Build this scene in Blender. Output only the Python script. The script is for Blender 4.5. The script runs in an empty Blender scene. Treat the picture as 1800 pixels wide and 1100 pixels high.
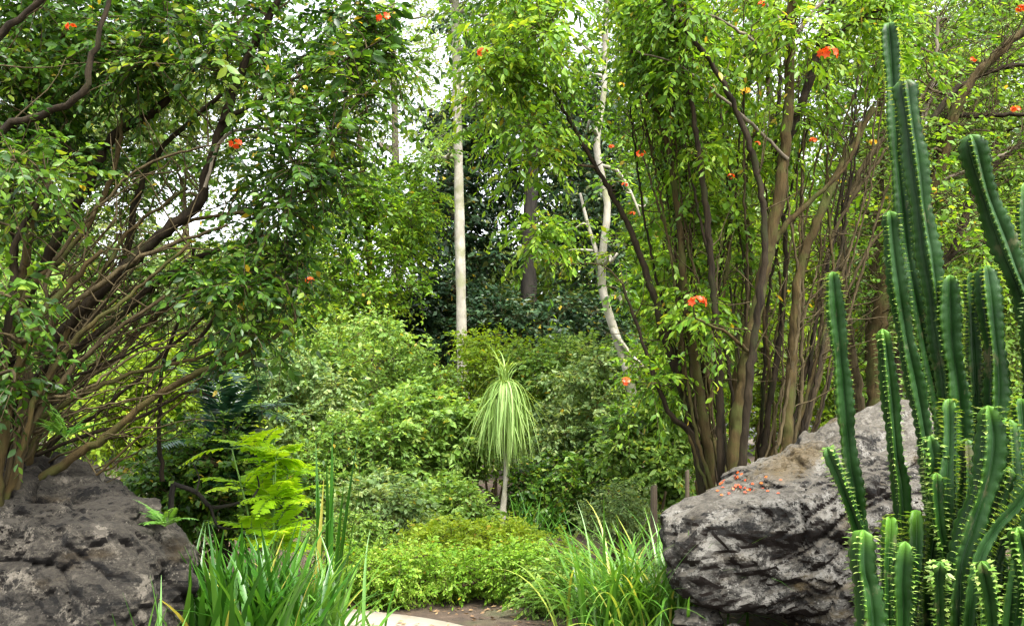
import bpy, bmesh, math, random
import numpy as np
from mathutils import Vector, noise as mnoise

# ------------------------------------------------------------------ camera, sky, sun, exposure
sc = bpy.context.scene
C = sc.collection
F, TILT, CAMZ = 1600.0, math.radians(7.8), 1.6
cam = bpy.data.cameras.new('camera')
cam.sensor_width = 36.0
cam.lens = 36.0 * F / 1800.0
cam.clip_start, cam.clip_end = 0.05, 2000
co = bpy.data.objects.new('camera', cam)
C.objects.link(co)
co.location = (0, 0, CAMZ)
co.rotation_euler = (math.pi / 2 + TILT, 0, 0)
sc.camera = co

SUN_EL, SUN_AZ = math.radians(58), math.radians(152)     # azimuth clockwise from +Y
w = bpy.data.worlds.new('World')
sc.world = w
w.use_nodes = True
nt = w.node_tree
nt.nodes.clear()
sky = nt.nodes.new('ShaderNodeTexSky')
sky.sky_type = 'NISHITA'
sky.sun_disc = False
sky.sun_elevation = SUN_EL
sky.sun_rotation = SUN_AZ
sky.air_density, sky.dust_density, sky.ozone_density = 1.0, 4.0, 1.0
hs = nt.nodes.new('ShaderNodeHueSaturation')
hs.inputs['Saturation'].default_value = 0.22             # a bright overcast veil
bg = nt.nodes.new('ShaderNodeBackground')
bg.inputs['Strength'].default_value = 0.14
wo = nt.nodes.new('ShaderNodeOutputWorld')
nt.links.new(sky.outputs[0], hs.inputs['Color'])
nt.links.new(hs.outputs[0], bg.inputs['Color'])
nt.links.new(bg.outputs[0], wo.inputs['Surface'])

sl = bpy.data.lights.new('sun', 'SUN')
sl.energy = 1.5
sl.angle = math.radians(14)
sl.color = (1.0, 0.96, 0.88)
so = bpy.data.objects.new('sun', sl)
C.objects.link(so)
so.location = (0, 0, 30)
sd = Vector((math.sin(SUN_AZ) * math.cos(SUN_EL), math.cos(SUN_AZ) * math.cos(SUN_EL), math.sin(SUN_EL)))
so.rotation_euler = sd.to_track_quat('Z', 'Y').to_euler()

vs = sc.view_settings
vs.view_transform = 'Standard'
vs.look = 'None'
vs.gamma = 1.0
vs.use_curve_mapping = False
vs.exposure = 2.5
sc.render.engine = 'CYCLES'
cy = sc.cycles
cy.max_bounces = 8
cy.diffuse_bounces = 6
cy.glossy_bounces = 2
cy.transmission_bounces = 4
cy.use_denoising = True
cy.filter_width = 1.4
cy.caustics_reflective = cy.caustics_refractive = False

# ------------------------------------------------------------------ helpers
rad = math.radians
cT, sT = math.cos(TILT), math.sin(TILT)


def at(px, py, Y):
    """world point at pixel (px,py of the 1800x1100 photo) and ground distance Y"""
    a, b = (px - 900) / F, (550 - py) / F
    dx, dy, dz = a, cT - b * sT, sT + b * cT
    k = Y / dy
    return np.array((dx * k, Y, CAMZ + dz * k))


def ppm(Y):          # metres per pixel at distance Y
    return Y / F


def ground_z(x, y):
    x = np.asarray(x, float)
    y = np.asarray(y, float)
    z = 0.04 * np.maximum(0, y - 9.5)
    z = np.minimum(z, 1.2)
    bed = 1 / (1 + np.exp(-(np.abs(x - 0.1) - 1.9) * 3.0))
    z = z + 0.10 * bed
    return z + 0.03 * np.sin(x * 1.3 + 0.5) * np.sin(y * 0.9)


def link(o, parent=None):
    C.objects.link(o)
    if parent is not None:
        o.parent = parent
    return o


def tag(o, label=None, cat=None, group=None, kind=None):
    if label: o['label'] = label
    if cat: o['category'] = cat
    if group: o['group'] = group
    if kind: o['kind'] = kind
    return o


def thing(name, loc, label, cat, group=None):
    o = bpy.data.objects.new(name, None)
    o.empty_display_size = 0.2
    o.location = [float(v) for v in loc]
    link(o)
    return tag(o, label, cat, group)


def norm(v):
    v = np.asarray(v, float)
    return v / np.maximum(np.linalg.norm(v, axis=-1, keepdims=True), 1e-9)


class MB:
    """collects faces and links them as ONE mesh object"""
    def __init__(self):
        self.v, self.loops, self.tot, self.mi, self.tone = [], [], [], [], []
        self.n = 0

    def add(self, verts, faces, mat=0, tone=None):
        verts = np.asarray(verts, float).reshape(-1, 3)
        faces = np.asarray(faces, np.int64)
        self.v.append(verts)
        self.loops.append((faces + self.n).ravel())
        self.tot.append(np.full(len(faces), faces.shape[1]))
        self.mi.append(np.full(len(faces), mat))
        if tone is None: tone = np.full(len(faces), 0.5)
        self.tone.append(np.broadcast_to(np.asarray(tone, float), (len(faces),)))
        self.n += len(verts)

    def build(self, name, mats, parent=None, origin=None, smooth=True):
        v = np.concatenate(self.v)
        if origin is None:
            origin = np.array(parent.location) if parent is not None else np.zeros(3)
        v = v - np.asarray(origin)
        loops = np.concatenate(self.loops)
        tot = np.concatenate(self.tot)
        me = bpy.data.meshes.new(name)
        me.vertices.add(len(v))
        me.vertices.foreach_set('co', v.astype(np.float32).ravel())
        me.loops.add(len(loops))
        me.loops.foreach_set('vertex_index', loops.astype(np.int32))
        me.polygons.add(len(tot))
        st = np.concatenate(([0], np.cumsum(tot)[:-1]))
        me.polygons.foreach_set('loop_start', st.astype(np.int32))
        me.polygons.foreach_set('material_index', np.concatenate(self.mi).astype(np.int32))
        me.polygons.foreach_set('use_smooth', np.full(len(tot), smooth))
        a = me.attributes.new('tone', 'FLOAT', 'FACE')
        a.data.foreach_set('value', np.concatenate(self.tone).astype(np.float32))
        for m in (mats if isinstance(mats, (list, tuple)) else [mats]):
            me.materials.append(m)
        me.update(calc_edges=True)
        o = bpy.data.objects.new(name, me)
        if parent is None: o.location = [float(q) for q in origin]
        return link(o, parent)


def spline(pts, step):
    """Catmull-Rom through pts (columns beyond xyz are carried along)"""
    p = np.asarray(pts, float)
    if len(p) == 2:
        n = max(2, int(np.linalg.norm(p[1, :3] - p[0, :3]) / step) + 1)
        t = np.linspace(0, 1, n)[:, None]
        return p[0] * (1 - t) + p[1] * t
    q = np.vstack((2 * p[0] - p[1], p, 2 * p[-1] - p[-2]))
    out = []
    for i in range(1, len(q) - 2):
        a, b, c, d = q[i - 1], q[i], q[i + 1], q[i + 2]
        n = max(2, int(np.linalg.norm(c[:3] - b[:3]) / step))
        t = np.linspace(0, 1, n, endpoint=False)[:, None]
        out.append(0.5 * ((2 * b) + (-a + c) * t + (2 * a - 5 * b + 4 * c - d) * t ** 2 + (-a + 3 * b - 3 * c + d) * t ** 3))
    out.append(p[-1][None])
    return np.vstack(out)


def frames(p):
    t = norm(np.gradient(p, axis=0))
    u = np.zeros_like(t)
    ref = np.array((0.0, -1.0, 0.0)) if abs(t[0][1]) < 0.9 else np.array((1.0, 0, 0))
    for i in range(len(t)):
        r = ref - t[i] * np.dot(ref, t[i])
        u[i] = r / max(np.linalg.norm(r), 1e-9)
        ref = u[i]
    return t, u, np.cross(t, u)


def tube(mb, pts, radii, sides=8, mat=0, tone=0.5, rough=0.0, seed=0):
    p = np.asarray(pts, float)
    r = np.broadcast_to(np.asarray(radii, float), (len(p),))
    t, u, v = frames(p)
    th = np.linspace(0, 2 * math.pi, sides, endpoint=False)
    rr = r[:, None] * np.ones(sides)
    if rough:
        g = np.random.default_rng(seed)
        nz = g.normal(0, 1, (len(p), sides))
        nz = (nz + np.roll(nz, 1, 0) + np.roll(nz, 1, 1)) / 1.7
        rr = rr * (1 + rough * nz)
    ring = p[:, None] + rr[:, :, None] * (np.cos(th)[None, :, None] * u[:, None] + np.sin(th)[None, :, None] * v[:, None])
    n = len(p)
    i = np.arange(n - 1)[:, None] * sides
    j = np.arange(sides)[None]
    k = (j + 1) % sides
    f = np.stack((i + j, i + k, i + sides + k, i + sides + j), -1).reshape(-1, 4)
    mb.add(ring.reshape(-1, 3), f, mat, tone)
    b = mb.n - n * sides
    cap = np.array([[b + (n - 1) * sides + q for q in range(sides)]]) - mb.n
    mb.add(np.zeros((0, 3)), cap, mat, tone)


# leaf templates: along x, across y, fold z
def leaf_template(kind):
    if kind == 'simple':
        v = [(0, 0, 0), (.42, .5, .10), (1, 0, -.06), (.42, -.5, .10), (.5, 0, 0)]
        f = [(0, 4, 2, 1), (0, 3, 2, 4)]
    else:
        v = [(0, 0, 0), (.22, .36, .10), (.5, .5, .12), (.8, .27, .02), (1, 0, -.14), (.8, -.27, .02), (.5, -.5, .12), (.22, -.36, .10),
             (.25, 0, .02), (.52, 0, .02), (.8, 0, -.04)]
        f = [(0, 8, 1, 1), (8, 9, 2, 1), (9, 10, 3, 2), (10, 4, 3, 3), (0, 7, 8, 8), (8, 7, 6, 9), (9, 6, 5, 10), (10, 5, 4, 4)]
        f = [(0, 8, 9, 1), (1, 9, 2, 2)]
        f = [(1, 0, 8, 9), (1, 9, 10, 2), (2, 10, 4, 3), (7, 9, 8, 0), (7, 6, 10, 9), (6, 5, 4, 10)]
    return np.array(v, float), np.array(f)


TPL = {k: leaf_template(k) for k in ('simple', 'full')}


def leaves(mb, P, D, N, L, W, tone, tpl='simple', mat=0):
    """a leaf at each P along D with its face towards N"""
    V, Fc = TPL[tpl]
    D = norm(D)
    S = norm(np.cross(N, D))
    N2 = np.cross(D, S)
    L = np.broadcast_to(L, (len(P),))
    W = np.broadcast_to(W, (len(P),))
    vv = (P[:, None] + V[None, :, 0:1] * (D * L[:, None])[:, None] + V[None, :, 1:2] * (S * W[:, None])[:, None]
          + V[None, :, 2:3] * (N2 * W[:, None])[:, None])
    ff = (Fc[None] + (np.arange(len(P)) * len(V))[:, None, None]).reshape(-1, 4)
    mb.add(vv.reshape(-1, 3), ff, mat, np.repeat(np.broadcast_to(tone, (len(P),)), len(Fc)))


def sprays(mb, g, centers, radii, ns, nl, L, W, droop=.35, up=.25, tone=(.15, .75), tpl='simple', mat=0, twig_mat=1, twig_r=.004, hang=0.5, flat=0.6):
    """leafy twigs radiating from clump centres"""
    n = len(centers)
    if n == 0: return
    c = np.repeat(centers, ns, 0)
    r = np.repeat(radii, ns)
    S = len(c)
    d = g.normal(0, 1, (S, 3))
    d[:, 2] = d[:, 2] * .8 + up
    d = norm(d)
    st = c + d * (r * g.uniform(0, .35, S))[:, None]
    ln = r * g.uniform(.55, 1.1, S)
    ctone = np.repeat(g.normal(0, .16, n), ns) + g.normal(0, .10, S)
    t = np.linspace(.12, 1, nl)[None] + g.uniform(-.04, .04, (S, nl))
    dr = droop * g.uniform(.4, 1.5, S)
    def pos(t):
        return st[:, None] + d[:, None] * (ln[:, None] * t)[..., None] - np.array((0, 0, 1.0)) * (dr[:, None] * ln[:, None] * t ** 2)[..., None]
    P = pos(t)
    T = d[:, None] - np.array((0, 0, 1.0)) * (2 * dr[:, None] * t)[..., None]
    side = norm(np.cross(T, np.array((0, 0, 1.0)) + 0.01))
    sg = np.where(np.arange(nl) % 2 == 0, 1.0, -1.0)[None, :, None]
    ang = g.uniform(.5, 1.3, (S, nl, 1))
    D = norm(T) * .75 + side * sg * ang - np.array((0, 0, 1.0)) * (hang * g.uniform(.2, 1.4, (S, nl, 1))) + g.normal(0, .25, (S, nl, 3))
    N = np.array((0, 0, 1.0)) * flat + g.normal(0, .55, (S, nl, 3))
    sz = g.uniform(.45, 1.2, (S, nl)) * np.where(g.random((S, 1)) < .12, 1.35, 1.0) * np.where(t > .9, .8, 1)
    lo, hi = tone
    tn = np.clip(lo + (hi - lo) * (g.beta(2, 2.2, (S, nl)) + ctone[:, None] + .12 * (t > .85)), 0, .93)
    tn = np.where(g.random((S, nl)) < .009, 1.0, tn)       # the odd yellowing leaf
    leaves(mb, P.reshape(-1, 3), D.reshape(-1, 3), N.reshape(-1, 3), (L * sz).ravel(), (W * sz * g.uniform(.8, 1.2, (S, nl))).ravel(), tn.ravel(), tpl, mat)
    if twig_r:
        tt = np.array((0, .5, 1.0))[None] * np.ones((S, 1))
        A = pos(tt)
        b = norm(np.cross(d, np.array((.3, .2, 1.0))))
        e = norm(np.cross(d, b))
        rr = twig_r * np.array((1, .7, .3))
        ring = []
        for q in range(3):
            a = q * 2 * math.pi / 3
            ring.append(A + rr[None, :, None] * (math.cos(a) * b + math.sin(a) * e)[:, None])
        vv = np.stack(ring, 2)            # S,3rings,3sides,3
        ff = []
        for k in range(2):
            for q in range(3):
                ff.append((k * 3 + q, k * 3 + (q + 1) % 3, k * 3 + 3 + (q + 1) % 3, k * 3 + 3 + q))
        ff = (np.array(ff)[None] + (np.arange(S) * 9)[:, None, None]).reshape(-1, 4)
        mb.add(vv.reshape(-1, 3), ff, twig_mat, .5)


def blades(mb, g, base, az, el, ln, bend, width, tone, nseg=8, mat=0, fold=.25, tip=.05, twist=0.0, bp=1.3):
    """strap leaves: start angle el from vertical, bending over by `bend` radians along their length"""
    n = len(base)
    k = np.linspace(0, 1, nseg + 1)
    e = el[:, None] + bend[:, None] * (k[None] ** bp if bp > 0 else 1 - np.exp(-k[None] * -bp))
    hx = np.sin(e); hz = np.cos(e)
    dl = ln[:, None] / nseg
    R = np.concatenate((np.zeros((n, 1)), np.cumsum(hx[:, :-1] * dl, 1)), 1)
    Z = np.concatenate((np.zeros((n, 1)), np.cumsum(hz[:, :-1] * dl, 1)), 1)
    a = az[:, None] + twist * g.normal(0, 1, (n, 1)) * k[None] ** 2
    ca, sa = np.cos(a), np.sin(a)
    P = base[:, None] + np.stack((R * ca, R * sa, Z), -1)
    sidev = np.stack((-sa, ca, np.zeros_like(sa)), -1)
    nrm = np.stack((-hz * ca, -hz * sa, hx), -1)
    w = width[:, None] * np.minimum(1, .55 + 2.2 * k[None]) * np.clip((1 - k[None]) * 2.2, tip, 1) ** .8 * .5
    l = P + sidev * w[..., None] + nrm * (fold * w)[..., None]
    r = P - sidev * w[..., None] + nrm * (fold * w)[..., None]
    vv = np.stack((l, P, r), 2)          # n, seg+1, 3, 3
    ff = []
    for s in range(nseg):
        b = s * 3
        ff += [(b, b + 1, b + 4, b + 3), (b + 1, b + 2, b + 5, b + 4)]
    ff = np.array(ff)
    fa = (ff[None] + (np.arange(n) * (nseg + 1) * 3)[:, None, None]).reshape(-1, 4)
    mb.add(vv.reshape(-1, 3), fa, mat, np.repeat(tone, len(ff)))


def frond(mb, g, p0, az, el, ln, bend, nleaf, L, W, tone, mat=0, stem_mat=1, r=.006):
    """a pinnate leaf: rachis with paired leaflets"""
    k = np.linspace(0, 1, 12)
    e = el + bend * k
    R = np.concatenate(([0], np.cumsum(np.sin(e[:-1])) * ln / 11))
    Z = np.concatenate(([0], np.cumsum(np.cos(e[:-1])) * ln / 11))
    P = np.asarray(p0) + np.stack((R * math.cos(az), R * math.sin(az), Z), -1)
    tube(mb, P, np.linspace(r, r * .25, 12), 4, stem_mat)
    t = np.linspace(.15, 1, nleaf)
    for sgn in (1, -1):
        Q = np.stack([np.interp(t, k, P[:, i]) for i in range(3)], -1)
        T = norm(np.stack([np.interp(t, k, np.gradient(P[:, i])) for i in range(3)], -1))
        S = norm(np.cross(T, (0, 0, 1.0)))
        D = T * .45 + S * sgn + np.array((0, 0, -.18)) + g.normal(0, .08, (nleaf, 3))
        N = norm(np.cross(S, T)) + g.normal(0, .15, (nleaf, 3))
        sz = np.sin(np.clip(t * .95 + .12, 0, 1) * math.pi) ** .6 + .15
        leaves(mb, Q, D, N, L * sz, W * (sz * .6 + .4), np.clip(tone + g.normal(0, .08, nleaf), 0, .93), 'simple', mat)


def grow(mb, g, skel, srad, centers, r_tip, r_max, mat=0, wob=.12, sides=5, lift=0.0):
    """join each clump centre to the nearest piece of the plant's wood"""
    skel = np.asarray(skel, float)
    srad = np.asarray(srad, float)
    left = list(range(len(centers)))
    C_ = np.asarray(centers, float)
    best = np.full(len(C_), 1e9)
    bi = np.zeros(len(C_), int)

    def upd(s0):
        for i in left:
            dv = C_[i] - skel[s0:]
            d = np.linalg.norm(dv, axis=1) + np.maximum(0, -(dv[:, 2])) * .9
            j = int(np.argmin(d))
            if d[j] < best[i]:
                best[i] = d[j]; bi[i] = s0 + j
    upd(0)
    while left:
        i = min(left, key=lambda q: best[q])
        left.remove(i)
        a = skel[bi[i]]; b = C_[i]
        ln = np.linalg.norm(b - a)
        m1 = a + (b - a) * .35 + g.normal(0, wob * ln, 3) + np.array((0, 0, lift * ln))
        m2 = a + (b - a) * .7 + g.normal(0, wob * ln * .7, 3) + np.array((0, 0, lift * ln))
        p = spline(np.stack((a, m1, m2, b)), max(.06, ln / 10))
        r0 = min(max(srad[bi[i]] * .75, r_tip), r_max)
        rr = np.linspace(r0, max(r_tip, r0 * .4), len(p))
        tube(mb, p, rr, sides, mat)
        s0 = len(skel)
        skel = np.vstack((skel, p[1:]))
        srad = np.concatenate((srad, rr[1:]))
        upd(s0)


def zone_points(g, zones, Y, depth):
    """clump centres: each zone is an ellipse (px,py,rx,ry,count[,dY]) of the photo with its own depth"""
    P, = [],
    for z in zones:
        px, py, rx, ry, n = z[:5]
        dY = z[5] if len(z) > 5 else 0
        a = g.uniform(0, 2 * math.pi, n)
        q = np.sqrt(g.uniform(0, 1, n))
        dd = g.uniform(-1, 1, n) * depth * np.sqrt(np.maximum(.15, 1 - .7 * q * q))
        for i in range(n):
            p = at(px + rx * q[i] * math.cos(a[i]), py + ry * q[i] * math.sin(a[i]), Y + dY + dd[i])
            p[2] = max(p[2], float(ground_z(p[0], p[1])) + .12)
            P.append(p)
    return np.array(P)


# ------------------------------------------------------------------ materials
def mat(name):
    m = bpy.data.materials.new(name)
    m.use_nodes = True
    n = m.node_tree
    b = n.nodes['Principled BSDF']
    return m, n, b, n.nodes['Material Output']


def ramp(n, stops, fac):
    r = n.nodes.new('ShaderNodeValToRGB')
    e = r.color_ramp.elements
    while len(e) < len(stops): e.new(.5)
    for k, (p, c) in zip(e, stops):
        k.position = p
        k.color = (*c, 1)
    n.links.new(fac, r.inputs[0])
    return r.outputs[0]


def noise(n, scale, detail=4, rough=.55, vec=None, dist=0.0):
    t = n.nodes.new('ShaderNodeTexNoise')
    t.inputs['Scale'].default_value = scale
    t.inputs['Detail'].default_value = detail
    t.inputs['Roughness'].default_value = rough
    t.inputs['Distortion'].default_value = dist
    if vec is not None: n.links.new(vec, t.inputs['Vector'])
    return t.outputs[0]


def coords(n, scale=(1, 1, 1), kind='Object', rot=(0, 0, 0)):
    t = n.nodes.new('ShaderNodeTexCoord')
    mp = n.nodes.new('ShaderNodeMapping')
    mp.inputs['Scale'].default_value = scale
    mp.inputs['Rotation'].default_value = rot
    n.links.new(t.outputs[kind], mp.inputs['Vector'])
    return mp.outputs[0]


def mixc(n, a, b, fac, mode='MIX'):
    m = n.nodes.new('ShaderNodeMix')
    m.data_type = 'RGBA'
    m.blend_type = mode
    for s, v in ((m.inputs[6], a), (m.inputs[7], b), (m.inputs[0], fac)):
        if isinstance(v, (int, float)): s.default_value = v
        elif isinstance(v, tuple): s.default_value = (*v, 1)
        else: n.links.new(v, s)
    return m.outputs[2]


def bump(n, b, h, strength, dist):
    k = n.nodes.new('ShaderNodeBump')
    k.inputs['Strength'].default_value = strength
    k.inputs['Distance'].default_value = dist
    n.links.new(h, k.inputs['Height'])
    n.links.new(k.outputs[0], b.inputs['Normal'])


def leaf_mat(name, dark, mid, light, trans=.4, rough=.42, odd=(.35, .27, .03), spec=.5, tboost=1.5):
    m, n, b, out = mat(name)
    a = n.nodes.new('ShaderNodeAttribute')
    a.attribute_name = 'tone'
    col = ramp(n, [(0, dark), (.45, mid), (.92, light), (.97, odd)], a.outputs['Fac'])
    n.links.new(col, b.inputs['Base Color'])
    b.inputs['Roughness'].default_value = rough
    b.inputs['Specular IOR Level'].default_value = spec
    t = n.nodes.new('ShaderNodeBsdfTranslucent')
    tc = mixc(n, col, (tboost * 1.15, tboost * 1.0, tboost * .45), 1.0, 'MULTIPLY')
    n.links.new(tc, t.inputs['Color'])
    mx = n.nodes.new('ShaderNodeMixShader')
    mx.inputs[0].default_value = trans
    n.links.new(b.outputs[0], mx.inputs[1])
    n.links.new(t.outputs[0], mx.inputs[2])
    n.links.new(mx.outputs[0], out.inputs['Surface'])
    return m


def bark_mat(name, c1, c2, moss=None, scale=14, grain=(1, 1, .18), mossamt=.5, rough=.9):
    m, n, b, out = mat(name)
    v = coords(n, grain)
    f = noise(n, scale, 6, .65, v)
    col = ramp(n, [(.3, c1), (.7, c2)], f)
    if moss:
        g_ = noise(n, 6, 7, .75, coords(n))
        col = mixc(n, col, moss, ramp(n, [(mossamt - .08, (0, 0, 0)), (mossamt + .04, (1, 1, 1))], g_))
    lk = noise(n, 24, 8, .8, v)
    col = mixc(n, col, tuple(q * 2.0 for q in c2), ramp(n, [(.57, (0, 0, 0)), (.64, (.8, .8, .8))], lk))
    col = mixc(n, col, tuple(q * .5 for q in c1), ramp(n, [(.36, (.8, .8, .8)), (.43, (0, 0, 0))], lk))
    n.links.new(col, b.inputs['Base Color'])
    b.inputs['Roughness'].default_value = rough
    b.inputs['Specular IOR Level'].default_value = spec
    t = n.nodes.new('ShaderNodeBsdfTranslucent')
    tc = mixc(n, col, (tboost * 1.15, tboost * 1.0, tboost * .45), 1.0, 'MULTIPLY')
    n.links.new(tc, t.inputs['Color'])
    mx = n.nodes.new('ShaderNodeMixShader')
    mx.inputs[0].default_value = trans
    n.links.new(b.outputs[0], mx.inputs[1])
    n.links.new(t.outputs[0], mx.inputs[2])
    n.links.new(mx.outputs[0], out.inputs['Surface'])
    return m


def bark_mat(name, c1, c2, moss=None, scale=14, grain=(1, 1, .18), mossamt=.5, rough=.9):
    m, n, b, out = mat(name)
    v = coords(n, grain)
    f = noise(n, scale, 6, .65, v)
    col = ramp(n, [(.3, c1), (.7, c2)], f)
    if moss:
        g_ = noise(n, 3.5, 5, .6, coords(n))
        col = mixc(n, col, moss, ramp(n, [(mossamt - .05, (0, 0, 0)), (mossamt + .12, (1, 1, 1))], g_))
    n.links.new(col, b.inputs['Base Color'])
    b.inputs['Roughness'].default_value = rough
    b.inputs['Specular IOR Level'].default_value = .15
    bump(n, b, f, .8, .03)
    return m


def plain_mat(name, c, rough=.6, var=.25, scale=20, trans=0):
    m, n, b, out = mat(name)
    f = noise(n, scale, 4, .6, coords(n))
    col = ramp(n, [(.3, tuple(q * (1 - var) for q in c)), (.7, tuple(q * (1 + var) for q in c))], f)
    n.links.new(col, b.inputs['Base Color'])
    b.inputs['Roughness'].default_value = rough
    return m


M = {}
M['leaf_left'] = leaf_mat('leaf_left', (.010, .036, .005), (.037, .102, .010), (.125, .235, .022), .45, .42, spec=.38)
M['leaf_right'] = leaf_mat('leaf_right', (.026, .075, .007), (.090, .205, .013), (.225, .365, .030), .50, .45, spec=.35)
M['leaf_shrub'] = leaf_mat('leaf_shrub', (.042, .098, .018), (.120, .230, .034), (.260, .395, .095), .47, .5, spec=.3)
M['leaf_grey'] = leaf_mat('leaf_grey', (.050, .098, .034), (.130, .225, .068), (.280, .380, .155), .43, .5, spec=.35)
M['leaf_lime'] = leaf_mat('leaf_lime', (.080, .150, .008), (.175, .285, .016), (.320, .420, .045), .48, .5, spec=.3)
M['leaf_dark'] = leaf_mat('leaf_dark', (.004, .014, .005), (.011, .034, .012), (.048, .095, .036), .16, .45, spec=.25)
M['leaf_far'] = leaf_mat('leaf_far', (.075, .130, .040), (.155, .240, .075), (.250, .330, .130), .42, .5, spec=.3)
M['leaf_mound'] = leaf_mat('leaf_mound', (.072, .175, .012), (.148, .29, .022), (.28, .415, .065), .46, .5, spec=.25)
M['leaf_fern'] = leaf_mat('leaf_fern', (.170, .340, .010), (.290, .490, .012), (.400, .590, .030), .5, .5, spec=.3)
M['leaf_strap'] = leaf_mat('leaf_strap', (.014, .060, .006), (.036, .130, .010), (.115, .250, .035), .38, .34, odd=(.40, .38, .08))
M['leaf_cycad'] = leaf_mat('leaf_cycad', (.004, .022, .010), (.010, .042, .020), (.025, .085, .045), .2, .3)
M['leaf_palm'] = leaf_mat('leaf_palm', (.095, .175, .035), (.185, .30, .070), (.33, .45, .16), .38, .5, spec=.3)
M['bark_brown'] = bark_mat('bark_brown', (.016, .011, .004), (.068, .048, .017), (.044, .050, .012), 16, mossamt=.52)
M['bark_dark'] = bark_mat('bark_dark', (.007, .005, .003), (.028, .020, .010), (.020, .024, .007), 16, mossamt=.60)
M['bark_pale'] = bark_mat('bark_pale', (.17, .155, .12), (.37, .345, .29), (.20, .20, .12), 5, (1, 1, .6), .52)
M['bark_twig'] = bark_mat('bark_twig', (.024, .018, .008), (.088, .068, .033), None, 20)
M['bark_grey'] = bark_mat('bark_grey', (.07, .058, .04), (.17, .145, .105), None, 12)
M['bark_black'] = bark_mat('bark_black', (.010, .009, .008), (.030, .026, .020), None, 12)
M['petal'] = leaf_mat('petal', (.55, .045, .006), (.72, .085, .010), (.80, .16, .016), .3, .5, odd=(.85, .5, .03), tboost=1.0)
M['petal_gold'] = leaf_mat('petal_gold', (.70, .40, .02), (.80, .50, .03), (.85, .6, .05), .3, .5, tboost=1.0)
M['green_stem'] = plain_mat('green_stem', (.10, .20, .03), .5)
M['spine'] = leaf_mat('spine', (.06, .14, .015), (.13, .25, .03), (.27, .34, .10), .3, .5)
M['wood'] = bark_mat('wood', (.055, .042, .028), (.125, .10, .07), None, 10)


_o = np.array((at(1444, 880, 7.55)[0], 7.55, -.2))
STREAK = (tuple(float(q) for q in at(1395, 812, 7.15) - _o), (0, rad(-26), 0), (.62, .9, .16))


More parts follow.
